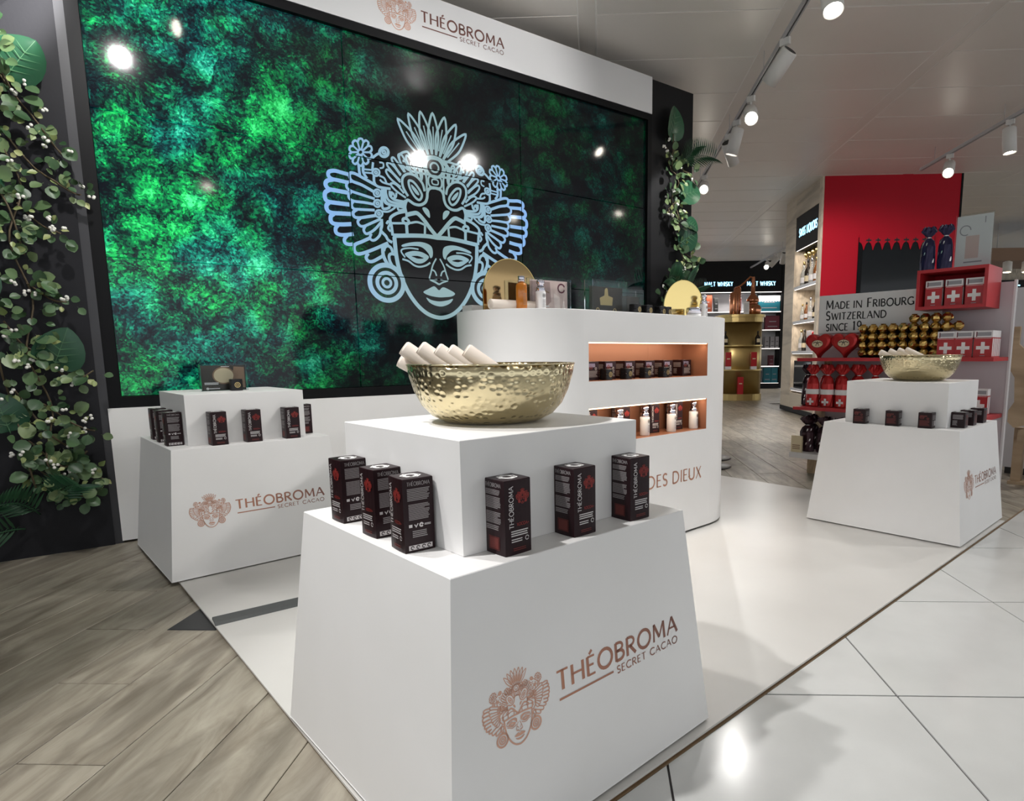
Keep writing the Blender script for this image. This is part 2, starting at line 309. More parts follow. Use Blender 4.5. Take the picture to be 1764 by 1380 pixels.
("s",24,1,1,[[-294,-415],[-297,-396],[-306,-379],[-319,-366],[-336,-357],[-355,-354],[-374,-357],[-391,-366],[-404,-379],[-413,-396],[-416,-415],[-413,-434],[-404,-451],[-391,-464],[-374,-473],[-355,-476],[-336,-473],[-319,-464],[-306,-451],[-297,-434]]),
("s",17,1,1,[[-329,-415],[-330,-407],[-334,-400],[-340,-394],[-347,-390],[-355,-389],[-363,-390],[-370,-394],[-376,-400],[-380,-407],[-381,-415],[-380,-423],[-376,-430],[-370,-436],[-363,-440],[-355,-441],[-347,-440],[-340,-436],[-334,-430],[-330,-423]]),
("s",14,0,0,[[-85,378],[-165,445],[-204,503],[-233,583],[-161,538],[-112,487],[-63,396]]),
("s",8,0,0,[[-94,412],[-183,520]]),
("s",14,0,0,[[-64,395],[-127,478],[-152,543],[-162,628],[-102,568],[-66,508],[-39,407]]),
("s",8,0,0,[[-66,430],[-127,556]]),
("s",14,0,0,[[-40,407],[-83,502],[-93,571],[-83,656],[-38,584],[-16,517],[-13,413]]),
("s",8,0,0,[[-34,441],[-65,578]]),
("s",14,0,0,[[-14,413],[-34,515],[-28,585],[0,665],[28,585],[34,515],[14,413]]),
("s",8,0,0,[[0,445],[0,585]]),
("s",14,0,0,[[13,413],[16,517],[38,584],[83,656],[93,571],[83,502],[40,407]]),
("s",8,0,0,[[34,441],[65,578]]),
("s",14,0,0,[[39,407],[66,508],[102,568],[162,628],[152,543],[127,478],[64,395]]),
("s",8,0,0,[[66,430],[127,556]]),
("s",14,0,0,[[63,396],[112,487],[161,538],[233,583],[204,503],[165,445],[85,378]]),
("s",8,0,0,[[94,412],[183,520]]),
("s",26,0,0,[[-108,321],[-86,359],[-47,386],[0,395],[47,386],[86,359],[108,321]]),
("s",18,0,1,[[60,335],[57,354],[49,370],[35,384],[19,392],[0,395],[-19,392],[-35,384],[-49,370],[-57,354],[-60,335],[-57,316],[-49,300],[-35,286],[-19,278],[0,275],[19,278],[35,286],[49,300],[57,316]]),
("s",12,0,1,[[28,335],[27,344],[23,351],[16,358],[9,362],[0,363],[-9,362],[-16,358],[-23,351],[-27,344],[-28,335],[-27,326],[-23,319],[-16,312],[-9,308],[0,307],[9,308],[16,312],[23,319],[27,326]]),
("s",9,1,1,[[119,330],[118,337],[114,344],[109,349],[102,353],[95,354],[88,353],[81,349],[76,344],[72,337],[71,330],[72,323],[76,316],[81,311],[88,307],[95,306],[102,307],[109,311],[114,316],[118,323]]),
("s",9,1,1,[[164,328],[163,335],[159,342],[154,347],[147,351],[140,352],[133,351],[126,347],[121,342],[117,335],[116,328],[117,321],[121,314],[126,309],[133,305],[140,304],[147,305],[154,309],[159,314],[163,321]]),
("s",8,1,1,[[103,330],[103,332],[101,335],[100,336],[97,338],[95,338],[93,338],[90,336],[89,335],[87,332],[87,330],[87,328],[89,325],[90,324],[93,322],[95,322],[97,322],[100,324],[101,325],[103,328]]),
("s",8,1,1,[[148,328],[148,330],[146,333],[145,334],[142,336],[140,336],[138,336],[135,334],[134,333],[132,330],[132,328],[132,326],[134,323],[135,322],[138,320],[140,320],[142,320],[145,322],[146,323],[148,326]]),
("s",14,1,0,[[50,385],[110,385],[160,380],[185,400],[235,370],[225,320],[190,300],[190,335],[215,340]]),
("s",14,1,0,[[40,285],[110,285],[170,290],[215,310]]),
("s",12,0,1,[[-38,215],[38,215],[38,275],[-38,275]]),
("s",9,0,1,[[-18,232],[18,232],[18,258],[-18,258]])]
# ---------------------------------------------------------------- scene graph helpers
def tag(o, label=None, cat=None, group=None, kind=None):
    if label: o['label'] = label
    if cat: o['category'] = cat
    if group: o['group'] = group
    if kind: o['kind'] = kind
    return o
def empty(name, loc=(0, 0, 0), rz=0.0, parent=None):
    o = bpy.data.objects.new(name, None); COL.objects.link(o); o.location = loc; o.rotation_euler = (0, 0, rz); o.empty_display_size = .05
    if parent: o.parent = parent
    return o
def thing(name, label, cat, loc=(0, 0, 0), rz=0.0, group=None):
    return tag(empty(name, loc, rz), label, cat, group)
class MB:
    def __init__(s): s.v = []; s.f = []; s.mi = []; s.sm = []; s.mats = []
    def idx(s, m):
        m = M[m] if isinstance(m, str) else m
        if m not in s.mats: s.mats.append(m)
        return s.mats.index(m)
    def add(s, vs, fs, m=None, smooth=False):
        k = len(s.v); s.v += [tuple(p) for p in vs]
        i = s.idx(m) if m else 0
        for f in fs: s.f.append(tuple(k+j for j in f)); s.mi.append(i); s.sm.append(smooth)
        return s
    def box(s, x0, x1, y0, y1, z0, z1, m=None, ch=0.0):
        if ch <= 0:
            vs = [(x, y, z) for z in (z0, z1) for y in (y0, y1) for x in (x0, x1)]
            return s.add(vs, [(0, 2, 3, 1), (4, 5, 7, 6), (0, 1, 5, 4), (2, 6, 7, 3), (0, 4, 6, 2), (1, 3, 7, 5)], m)
        c = ch; ring = lambda d, z: [(x0+d, y0, z), (x1-d, y0, z), (x1, y0+d, z), (x1, y1-d, z), (x1-d, y1, z), (x0+d, y1, z), (x0, y1-d, z), (x0, y0+d, z)]
        ins = lambda z: [(x0+c, y0+c*.4, z), (x1-c, y0+c*.4, z), (x1-c*.4, y0+c, z), (x1-c*.4, y1-c, z), (x1-c, y1-c*.4, z), (x0+c, y1-c*.4, z), (x0+c*.4, y1-c, z), (x0+c*.4, y0+c, z)]
        return s.loft([ins(z0), ring(c, z0+c*.5), ring(c, z1-c*.5), ins(z1)], m, caps=True)
    def loft(s, rings, m=None, caps=True, closed=True, smooth=False):
        n = len(rings[0]); vs = [p for r in rings for p in r]; fs = []
        for i in range(len(rings)-1):
            for j in range(n if closed else n-1):
                k = (j+1) % n; fs.append((i*n+j, i*n+k, (i+1)*n+k, (i+1)*n+j))
        s.add(vs, fs, m, smooth)
        if caps:
            b = len(s.v)-len(vs); i = s.idx(m) if m else 0
            s.f.append(tuple(b+j for j in reversed(range(n)))); s.mi.append(i); s.sm.append(False)
            t = b+(len(rings)-1)*n; s.f.append(tuple(t+j for j in range(n))); s.mi.append(i); s.sm.append(False)
        return s
    def prism(s, poly, z0, z1, m=None):
        return s.loft([[(x, y, z0) for x, y in poly], [(x, y, z1) for x, y in poly]], m)
    def lathe(s, prof, seg=24, m=None, c=(0, 0, 0), smooth=True, caps=True, sx=1, sy=1):
        rings = [[(c[0]+max(r, 1e-4)*sx*math.cos(2*PI*j/seg), c[1]+max(r, 1e-4)*sy*math.sin(2*PI*j/seg), c[2]+z) for j in range(seg)] for r, z in prof]
        return s.loft(rings, m, caps=caps, smooth=smooth)
    def tube(s, pts, r, seg=8, m=None, smooth=True, caps=True):
        pts = [Vector(p) for p in pts]; rings = []; n = len(pts); ref = None
        for i, p in enumerate(pts):
            d = (pts[min(i+1, n-1)]-pts[max(i-1, 0)]).normalized()
            if ref is None: ref = Vector((0, 0, 1)) if abs(d.z) < .9 else Vector((1, 0, 0))
            a = d.cross(ref).normalized(); b = d.cross(a); ref = -b.cross(d).cross(d) if False else ref
            rr = r[i] if isinstance(r, (list, tuple)) else r
            rings.append([tuple(p+(a*math.cos(2*PI*j/seg)+b*math.sin(2*PI*j/seg))*rr) for j in range(seg)])
        return s.loft(rings, m, caps=caps, smooth=smooth)
    def build(s, name, m=None, parent=None, smooth=None, loc=None, rot=None):
        me = bpy.data.meshes.new(name); me.from_pydata(s.v, [], s.f)
        if m is not None: me.materials.append(M[m] if isinstance(m, str) else m)
        else:
            for x in s.mats: me.materials.append(x)
            me.polygons.foreach_set('material_index', s.mi)
        me.polygons.foreach_set('use_smooth', [smooth if smooth is not None else k for k in s.sm]); me.update()
        return link(name, me, parent, loc, rot)
def link(name, me, parent=None, loc=None, rot=None):
    o = bpy.data.objects.new(name, me); COL.objects.link(o)
    if parent: o.parent = parent
    if loc: o.location = loc
    if rot: o.rotation_euler = rot
    return o
def B(name, x0, x1, y0, y1, z0, z1, m, parent=None, ch=0.0): return MB().box(x0, x1, y0, y1, z0, z1, None, ch).build(name, m, parent)
def kids(o): return [c for c in bpy.data.objects if c.parent == o]
def copy_tree(o, kmap, parent=None):
    c = o.copy(); COL.objects.link(c); c.parent = parent
    for ch in kmap.get(o.name, []): copy_tree(ch, kmap, c)
    return c
def kidmap():
    k = {}
    for o in bpy.data.objects:
        if o.parent: k.setdefault(o.parent.name, []).append(o)
    return k
def dup(src, loc, rz=None, label=None, group=None, scale=None):
    c = copy_tree(src, kidmap()); c.location = loc
    if rz is not None: c.rotation_euler = (0, 0, rz)
    if label: c['label'] = label
    if group: c['group'] = group
    if scale: c.scale = (scale,)*3
    return c
E12 = lambda e1, e2, z=0.0: ((e1+e2)/2**.5, (e1-e2)/2**.5, z)
R45 = PI/4
# ---------------------------------------------------------------- flat print: strokes, emblem, lettering
def catmull(p, closed, k=5):
    n = len(p); out = []
    if n < 3: return list(p)
    for i in range(n if closed else n-1):
        g = (lambda j: p[j % n]) if closed else (lambda j: p[min(max(j, 0), n-1)])
        a, b, c, d = g(i-1), g(i), g(i+1), g(i+2)
        for t in range(k):
            t /= k
            out.append(tuple(.5*(2*b[q]+(c[q]-a[q])*t+(2*a[q]-5*b[q]+4*c[q]-d[q])*t*t+(3*b[q]-a[q]-3*c[q]+d[q])*t**3) for q in (0, 1)))
    if not closed: out.append(tuple(p[-1]))
    return out
def ribbon(p, w, closed=False):
    n = len(p); vs = []; fs = []
    for i in range(n):
        a = p[(i-1) % n] if closed or i else p[0]; b = p[(i+1) % n] if closed or i < n-1 else p[-1]
        def nrm(u, v):
            x, y = v[0]-u[0], v[1]-u[1]; L = math.hypot(x, y) or 1; return (-y/L, x/L)
        n1 = nrm(a, p[i]) if (closed or i) else nrm(p[i], b); n2 = nrm(p[i], b) if (closed or i < n-1) else n1
        mx, my = n1[0]+n2[0], n1[1]+n2[1]; L = math.hypot(mx, my) or 1; mx /= L; my /= L
        k = w/2/max(.45, mx*n1[0]+my*n1[1])
        vs += [(p[i][0]+mx*k, p[i][1]+my*k), (p[i][0]-mx*k, p[i][1]-my*k)]
    for i in range(n if closed else n-1):
        j = (i+1) % n; fs.append((2*i, 2*i+1, 2*j+1, 2*j))
    return vs, fs
def earclip(poly):
    P = list(range(len(poly))); ar = sum(poly[i][0]*poly[(i+1) % len(poly)][1]-poly[(i+1) % len(poly)][0]*poly[i][1] for i in P)
    if ar < 0: P.reverse()
    T = []; cr = lambda o, a, b: (poly[a][0]-poly[o][0])*(poly[b][1]-poly[o][1])-(poly[a][1]-poly[o][1])*(poly[b][0]-poly[o][0])
    g = 0
    while len(P) > 3 and g < 999:
        g += 1
        for i in range(len(P)):
            a, b, c = P[i-1], P[i], P[(i+1) % len(P)]
            if cr(a, b, c) <= 0: continue
            if any(cr(a, b, q) > 0 and cr(b, c, q) > 0 and cr(c, a, q) > 0 for q in P if q not in (a, b, c)): continue
            T.append((a, b, c)); P.pop(i); break
        else: break
    if len(P) == 3: T.append(tuple(P))
    return T
class Print:
    """flat print laid on a plane: 2-D shapes kept as local x, z (facing -y)"""
    def __init__(s): s.v = []; s.f = []
    def add(s, vs, fs):
        k = len(s.v); s.v += vs; s.f += [tuple(k+i for i in f) for f in fs]
    def stroke(s, p, w, closed=False, smooth=False, k=5): s.add(*ribbon(catmull(p, closed, k) if smooth else p, w, closed))
    def fill(s, p, smooth=False, k=4):
        p = catmull(p, True, k) if smooth else p; s.add(p, earclip(p))
    def rect(s, x0, x1, z0, z1): s.add([(x0, z0), (x1, z0), (x1, z1), (x0, z1)], [(0, 1, 2, 3)])
    def build(s, name, m, parent=None, off=0.0, loc=None, rot=None, xf=None):
        vs = [(x, -off, z) for x, z in s.v] if not xf else [xf(x, z) for x, z in s.v]
        mb = MB(); mb.v = vs; mb.f = s.f; mb.sm = [False]*len(s.f); mb.mi = [0]*len(s.f)
        return mb.build(name, m, parent, False, loc, rot)
def emblem(pr, cx, cz, sc, k=5, fat=1.0, skip=0):
    """the feathered mask; sc = metres per millimetre of the master drawing"""
    for e in MASK:
        for sg in ((1, -1) if e[2] else (1,)):
            tr = lambda P: [(cx+sg*x*sc, cz+y*sc) for x, y in P]
            if e[0] == 's':
                if e[1] < skip: continue
                pr.stroke(tr(e[4]), e[1]*sc*fat, bool(e[3]), True, k)
            elif e[0] == 'f': pr.fill(tr(e[4]), True, max(2, k-1))
            else:
                a, b = catmull(tr(e[4]), True, 4), catmull(tr(e[5]), True, 4); n = len(a)
                pr.add(a+b, [(i, (i+1) % n, n+(i+1) % n, n+i) for i in range(n)])
def arc(cx, cy, rx, ry, a0, a1, n=10): return [(cx+rx*math.cos(math.radians(a0+(a1-a0)*i/n)), cy+ry*math.sin(math.radians(a0+(a1-a0)*i/n))) for i in range(n+1)]
# glyphs: width, strokes (weight, points, closed)
_o = arc(.45, .5, .40, .5, 0, 360, 20)[:-1]
GL = {
'A': (.74, [(.6, [(.02, 0), (.36, 1)]), (1, [(.36, 1), (.72, 0)]), (.6, [(.15, .36), (.59, .36)])]),
'B': (.58, [(1, [(.07, 0), (.07, 1)]), (.8, [(.07, .97)]+arc(.26, .755, .22, .215, 90, -90, 8)+[(.07, .54)]), (.9, [(.07, .54)]+arc(.29, .285, .25, .255, 90, -90, 8)+[(.07, .03)])]),
'C': (.72, [(.95, arc(.45, .5, .40, .48, 48, 312, 16))]),
'D': (.76, [(1, [(.07, 0), (.07, 1)]), (.9, [(.07, .97)]+arc(.28, .5, .40, .47, 90, -90, 12)+[(.07, .03)])]),
'E': (.50, [(1, [(.07, 0), (.07, 1)]), (.6, [(.07, .97), (.46, .97)]), (.6, [(.07, .53), (.40, .53)]), (.6, [(.07, .03), (.47, .03)])]),
'F': (.48, [(1, [(.07, 0), (.07, 1)]), (.6, [(.07, .97), (.46, .97)]), (.6, [(.07, .51), (.40, .51)])]),
'G': (.78, [(.95, arc(.45, .5, .40, .48, 48, 330, 16)), (1, [(.74, .02), (.74, .42)]), (.6, [(.52, .42), (.74, .42)])]),
'H': (.72, [(1, [(.07, 0), (.07, 1)]), (1, [(.65, 0), (.65, 1)]), (.6, [(.07, .52), (.65, .52)])]),
'I': (.18, [(1, [(.09, 0), (.09, 1)])]),
'K': (.64, [(1, [(.07, 0), (.07, 1)]), (.6, [(.56, 1), (.10, .48)]), (1, [(.20, .58), (.62, 0)])]),
'L': (.48, [(1, [(.07, 0), (.07, 1)]), (.6, [(.07, .03), (.46, .03)])]),
'M': (.88, [(.7, [(.07, 0), (.11, 1)]), (1, [(.11, 1), (.44, .18)]), (.6, [(.44, .18), (.77, 1)]), (1, [(.77, 1), (.81, 0)])]),
'N': (.76, [(.7, [(.07, 0), (.07, 1)]), (1, [(.07, 1), (.69, 0)]), (.7, [(.69, 0), (.69, 1)])]),
'O': (.90, [(.95, _o, 1)]),
'Q': (.90, [(.95, _o, 1), (.9, [(.52, .16), (.80, -.12)])]),
'R': (.60, [(1, [(.07, 0), (.07, 1)]), (.8, [(.07, .97)]+arc(.26, .735, .24, .235, 90, -90, 8)+[(.07, .5)]), (1, [(.24, .5), (.58, 0)])]),
'S': (.50, [(.95, arc(.26, .735, .19, .235, 30, 250, 10)+[(.30, .5)]+arc(.25, .255, .20, .235, 62, -150, 10))]),
'T': (.62, [(1, [(.31, 0), (.31, 1)]), (.6, [(.02, .97), (.60, .97)])]),
'U': (.70, [(1, [(.07, 1), (.07, .34)]+arc(.35, .34, .28, .32, 180, 360, 10)+[(.63, 1)])]),
'V': (.68, [(1, [(.03, 1), (.34, 0)]), (.6, [(.34, 0), (.65, 1)])]),
'W': (1.0, [(1, [(.03, 1), (.28, 0)]), (.6, [(.28, 0), (.50, .9)]), (1, [(.50, .9), (.73, 0)]), (.6, [(.73, 0), (.97, 1)])]),
'X': (.66, [(1, [(.06, 1), (.60, 0)]), (.6, [(.58, 1), (.04, 0)])]),
'Y': (.62, [(1, [(.03, 1), (.31, .48)]), (.6, [(.59, 1), (.31, .48)]), (1, [(.31, .5), (.31, 0)])]),
'Z': (.62, [(.6, [(.06, .97), (.56, .97)]), (1, [(.55, .95), (.06, .05)]), (.6, [(.05, .03), (.58, .03)])]),
'P': (.56, [(1, [(.07, 0), (.07, 1)]), (.8, [(.07, .97)]+arc(.26, .735, .24, .235, 90, -90, 8)+[(.07, .5)])]),
'1': (.40, [(1, [(.22, 0), (.22, 1)]), (.6, [(.22, 1), (.08, .84)])]),
'9': (.58, [(.8, arc(.29, .68, .22, .29, 0, 360, 14)[:-1], 1), (.9, [(.51, .68), (.44, .25), (.20, 0)])]),
'+': (.6, [(.8, [(.3, .2), (.3, .75)]), (.8, [(.05, .47), (.55, .47)])]),
'&': (.7, [(.8, [(.66, .0), (.15, .72), (.22, .95), (.40, .92), (.40, .70), (.08, .35), (.10, .08), (.35, .0), (.62, .40)])]),
' ': (.34, []),
}
GL['É'] = (GL['E'][0], GL['E'][1]+[(.8, [(.18, 1.10), (.34, 1.28)])])
def text(pr, s, x, z, h, wt=.12, track=.08, serif=0.0, width=None, small=1.0, wmin=0.0):
    """lettering starting at x, baseline z, cap height h; width fits the line"""
    adv = 0; items = []
    for ch in s:
        lo = ch.islower() and small < 1; g = GL[ch.upper()]; k = small if lo else 1.0
        items.append((adv, k, g)); adv += (g[0]+track)*k
    adv -= track; sx = (width/adv) if width else h
    for a, k, g in items:
        for st in g[1]:
            q = [(x+(a+p[0]*k)*sx, z+p[1]*h*k) for p in st[1]]
            w = max(wmin, wt*h*st[0]*(.85 if k < 1 else 1))
            pr.stroke(q, w, len(st) > 2 and bool(st[2]))
            if serif and st[0] >= .7 and len(st[1]) == 2:
                for e in q:
                    pr.rect(e[0]-serif*h*k, e[0]+serif*h*k, e[1]-.022*h if e[1] > z+.5*h*k else e[1], e[1] if e[1] > z+.5*h*k else e[1]+.022*h)
    return adv*sx
# ================================================================ STRUCTURE
Y0, X0, X1, FZ = 0.825, 0.463, 3.968, -0.012      # platform edges, hall floor level
def clip(poly, a, b, c):                            # keep a*x+b*y>=c
    out = []
    for i in range(len(poly)):
        p, q = poly[i-1], poly[i]; dp, dq = a*p[0]+b*p[1]-c, a*q[0]+b*q[1]-c
        if dp*dq < 0: t = dp/(dp-dq); out.append((p[0]+(q[0]-p[0])*t, p[1]+(q[1]-p[1])*t))
        if dq >= 0: out.append(q)
    return out
floor = tag(B('floor', -12, 30, -12, 30, FZ-.06, FZ-.012, 'floor_base'), kind='structure')
# boards run along e1, 0.217 wide; cut along the line where the pale tiling starts
PW, PL = .2165, 1.30
_cache = {}
def board(e1a, e1b, e2a, e2b):
    poly = [E12(e1a, e2b)[:2], E12(e1b, e2b)[:2], E12(e1b, e2a)[:2], E12(e1a, e2a)[:2]]
    cl = clip(poly, 0, 1, Y0-.004)
    if len(cl) < 3: return None
    cx, cy = E12((e1a+e1b)/2, (e2a+e2b)/2)[:2]
    cc, ss = math.cos(-R45), math.sin(-R45)
    loc = [((x-cx)*cc-(y-cy)*ss, (x-cx)*ss+(y-cy)*cc) for x, y in cl]
    key = tuple((round(x, 3), round(y, 3)) for x, y in loc)
    if key not in _cache:
        ins = lambda d: [(x*(1-d/max(abs(x), .05)), y*(1-d/max(abs(y), .02))) for x, y in loc]
        _cache[key] = MB().loft([[(x, y, -.012) for x, y in loc], [(x, y, -.0015) for x, y in loc], [(x, y, 0) for x, y in ins(.0015)]]).build('floor_board', 'oak_board')
        tmp = _cache[key]; _cache[key] = tmp.data; bpy.data.objects.remove(tmp)
    return link('floor_board', _cache[key], floor, (cx, cy, FZ), (0, 0, R45))
G2 = .0012
for i in range(-15, 29):                            # e2 rows
    e2 = i*PW+.147
    off = (1.632-(i+8)*.354) % PL-PL
    for j in range(-3, 11):
        a = j*PL+off; b = a+PL; x, y, _ = E12((a+b)/2, e2+PW/2)
        left = x < 1.35 and y > .1 and x > -1.5 and y < 4.4
        right = (x > 3.7 and .3 < y and (a < 12)) and e2 > -.2 and (e2 < 3.1 or a < 6.2)
        if left or right: board(a+G2, b-G2, e2+G2, e2+PW-G2)
far = MB()
for i in range(-20, 60):
    for j in range(9, 20): far.add([E12(j*PL+.004, i*.22, FZ-.001), E12(j*PL+PL, i*.22, FZ-.001), E12(j*PL+PL, i*.22+.216, FZ-.001), E12(j*PL+.004, i*.22+.216, FZ-.001)], [(0, 1, 2, 3)])
tag(far.build('far_floor_boards', 'oak_board', floor), kind='stuff')
# pale stone tiles, 0.66 m, laid at 45 degrees
tag(B('floor_tile_field', -12, 30, -12, -1.95, FZ-.012, FZ-.0005, 'floor_tile', floor), kind='structure'); tag(B('floor_tile_field', 7.2, 30, -1.95, Y0-.006, FZ-.012, FZ-.0005, 'floor_tile', floor), kind='structure'); tag(B('floor_tile_field', -12, -.75, -1.95, Y0-.006, FZ-.012, FZ-.0005, 'floor_tile', floor), kind='structure')
grout = tag(B('floor_grout_bed', -4, 12, -8, Y0-.004, FZ-.012, FZ-.004, 'tile_grout', floor), kind='structure')
TS = .6605
for i in range(-3, 9):
    for j in range(-4, 10):
        a, b = i*TS+.296, j*TS+.154
        g_ = .0028
        poly = [E12(a+g_, b+TS-g_)[:2], E12(a+TS-g_, b+TS-g_)[:2], E12(a+TS-g_, b+g_)[:2], E12(a+g_, b+g_)[:2]]
        cl = clip(poly, 0, -1, -(Y0-.006))
        if len(cl) < 3: continue
        x, y, _ = E12(a+TS/2, b+TS/2)
        if not (-.3 < x < 6.5 and y > -1.6): continue
        cx, cy = sum(p[0] for p in cl)/len(cl), sum(p[1] for p in cl)/len(cl)
        MB().prism([(p[0]-cx, p[1]-cy) for p in cl], -.010, 0).build('floor_tile', 'floor_tile', floor, loc=(cx, cy, FZ))
# metal strip between boards and tiles
B('floor_trim_strip', -6, 12, Y0-.005, Y0+.003, FZ-.008, FZ+.0015, 'brown_edge', floor)
SA, SX, SY = -.0974, .4429, 3.8801      # wall of screens: angle and origin
# white display platform
pf = thing('display_platform', 'low white laminate platform with brown edge under the three display plinths', 'platform')
yb = lambda x: SY+math.tan(SA)*(x-SX)-.053
MB().prism([(X0, Y0), (X1, Y0), (X1, yb(X1)), (X0, yb(X0))], -.006, 0).build('platform_top', 'platform_white', pf)
MB().prism([(X0+.002, Y0+.002), (X1-.002, Y0+.002), (X1-.002, yb(X1)-.002), (X0+.002, yb(X0)-.002)], FZ, -.006).build('edge_band', 'brown_edge', pf)
# floor box lid beside it and the cable cover lying on it
lid = thing('floor_box_lid', 'dark grey floor box lid set in the boards beside the platform', 'floor box', (.343, 2.467, FZ), R45)
B('lid_plate', 0, .178, -.165, 0, .0004, .002, 'dark_metal_lid', lid); B('lid_rim', -.004, .182, -.169, .004, .0002, .001, 'charcoal_strip', lid)
cc = MB(); prof = [(-.038, 0), (-.030, .010), (.030, .010), (.038, 0)]
cc.loft([[(x, y, z) for y, z in prof] for x in (0, .96)])
tag(cc.build('cable_cover', 'cable_cover', loc=(.466, 2.392, 0), rot=(0, 0, -.085)), 'long dark grey cable cover strip lying across the white platform', 'cable cover')

# ---- ceiling: metal panels 0.69 x 1.28 m between narrow channels, hung below a backing
ZC = 3.28
ceil = tag(B('ceiling', -10, 24, -10, 24, ZC+.0045, ZC+.08, 'ceiling_backing'), kind='structure')
pw, pl = .6905, 1.285
c = .010
pm = MB().loft([[(-pw/2+.006, -pl/2+.003, .0042), (pw/2-.006, -pl/2+.003, .0042), (pw/2-.006, pl/2-.003, .0042), (-pw/2+.006, pl/2-.003, .0042)],
                [(-pw/2+.006, -pl/2+.003, .003), (pw/2-.006, -pl/2+.003, .003), (pw/2-.006, pl/2-.003, .003), (-pw/2+.006, pl/2-.003, .003)],
                [(-pw/2+c, -pl/2+c, 0), (pw/2-c, -pl/2+c, 0), (pw/2-c, pl/2-c, 0), (-pw/2+c, pl/2-c, 0)]]).build('ceiling_panel', 'ceiling_metal')
pmd = pm.data; bpy.data.objects.remove(pm)
bandm = MB().box(-pw/2+.001, pw/2-.001, -.058, .058, 0, .0003).build('ceiling_channel', 'ceiling_metal'); bmd = bandm.data; bpy.data.objects.remove(bandm)
for i in range(3, 22):
    e1 = 4.70+(i-5)*pw+pw/2
    for j in range(-2, 5):
        e2 = 1.335+j*1.41+.705
        x, y, _ = E12(e1, e2)
        if j in (-2,) and i > 8: continue
        link('ceiling_panel', pmd, ceil, (x, y, ZC), (0, 0, R45))
for j in range(-2, 5):
    x, y, _ = E12(9.5, 1.335+j*1.41)
    o = link('ceiling_channel', bmd, ceil, (x, y, ZC+.004), (0, 0, R45)); o.scale = (26, 1, 1)

# ---- video wall with fascia
wall = tag(empty('wall_screen', (SX, SY, 0), SA), kind='structure')      # local x along the wall, -y towards the visitor
tag(B('wall_back', -4.2, 4.26, .06, .24, FZ, 3.13, 'black_wall', wall), kind='structure')
wl = tag(empty('wall_left', (SX, SY, 0), SA), kind='structure')
B('wall_face', -4.2, -.092, -.055, .06, FZ, 3.14, 'charcoal_wall', wl)
B('groove_strip', -.092, -.055, -.045, .06, FZ, 3.14, 'charcoal_strip', wl)
SW, SH, SZ = 1.2158, .691, .736
vw = tag(empty('video_wall', (SX, SY, 0), SA), 'large video wall of nine screens showing a green forest and a feathered mask', 'video wall')
for i in range(3):
    for j in range(3):
        p = MB().box(.003, SW-.003, -.004, .05, .003, SH-.003).build('screen_panel', 'screen_forest', vw, loc=(i*SW, 0, SZ+j*SH))
B('frame', -.055, 0, -.03, .06, SZ-.06, 2.858, 'black_frame', vw); B('frame', 3*SW, 3*SW+.042, -.03, .06, SZ-.06, 2.858, 'black_frame', vw)
B('frame', 0, 3*SW, -.03, .06, SZ+3*SH, 2.858, 'black_frame', vw); B('frame', 0, 3*SW, -.03, .06, SZ-.06, SZ, 'black_frame', vw)
B('backplate', 0, 3*SW, .03, .058, SZ, SZ+3*SH, 'black_frame', vw)
pr = Print(); emblem(pr, 1.770, 1.80, .001); 
# the picture is cut by the joints between the screens
def cut_joints(pr):
    v, f = pr.v, pr.f; out = Print()
    for poly in f:
        P = [v[i] for i in poly]
        for i in range(3):
            for j in range(3):
                q = P
                for a, b, c in ((1, 0, i*SW+.0025), (-1, 0, -((i+1)*SW-.0025)), (0, 1, SZ+j*SH+.0025), (0, -1, -(SZ+(j+1)*SH-.0025))):
                    if len(q) >= 3: q = clip(q, a, b, c)
                if len(q) >= 3: out.add(q, [tuple(range(len(q)))])
    return out
cut_joints(pr).build('mask_picture', 'screen_emblem', vw, .0046)['label'] = 'glowing pale blue feathered mask on the screens'
fa = tag(empty('fascia_board', (SX, SY, 0), SA), 'white fascia board with copper lettering above the video wall', 'sign board')
B('board', -.055, 3.6881, -.035, .06, 2.8585, 3.14, 'fascia_white', fa)
def brand(parent, x, z, off, k=1.0, tilt=None, mt='copper_print', me='emblem_rose', loc=None, rot=None, kk=4):
    """emblem + two lines of lettering + rule; x,z = lower left of the first line, k = scale of the plinth logo"""
    a = Print(); emblem(a, x-.099*k, z+.010*k, .000112*k, kk, 1.12)
    a.build('emblem', me, parent, off, loc, rot)
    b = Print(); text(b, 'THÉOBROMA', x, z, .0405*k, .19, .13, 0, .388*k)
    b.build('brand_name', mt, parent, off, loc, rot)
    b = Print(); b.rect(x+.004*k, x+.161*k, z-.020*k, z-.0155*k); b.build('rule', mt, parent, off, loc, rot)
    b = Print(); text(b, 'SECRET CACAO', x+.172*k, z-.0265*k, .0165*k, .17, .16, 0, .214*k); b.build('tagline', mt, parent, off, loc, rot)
brand(fa, 1.703, 2.978, .0356, 1.53)
bp = tag(empty('trim_screen_base', (SX, SY, 0), SA), kind='structure')
B('base_panel', -.061, 3.69, -.05, .06, 0, .6794, 'white_laminate', bp); 
cl = tag(empty('wall_right', (SX, SY, 0), SA), kind='structure')
B('column_face', 3.694, 4.205, -.005, .30, FZ, 3.14, 'black_wall', cl)

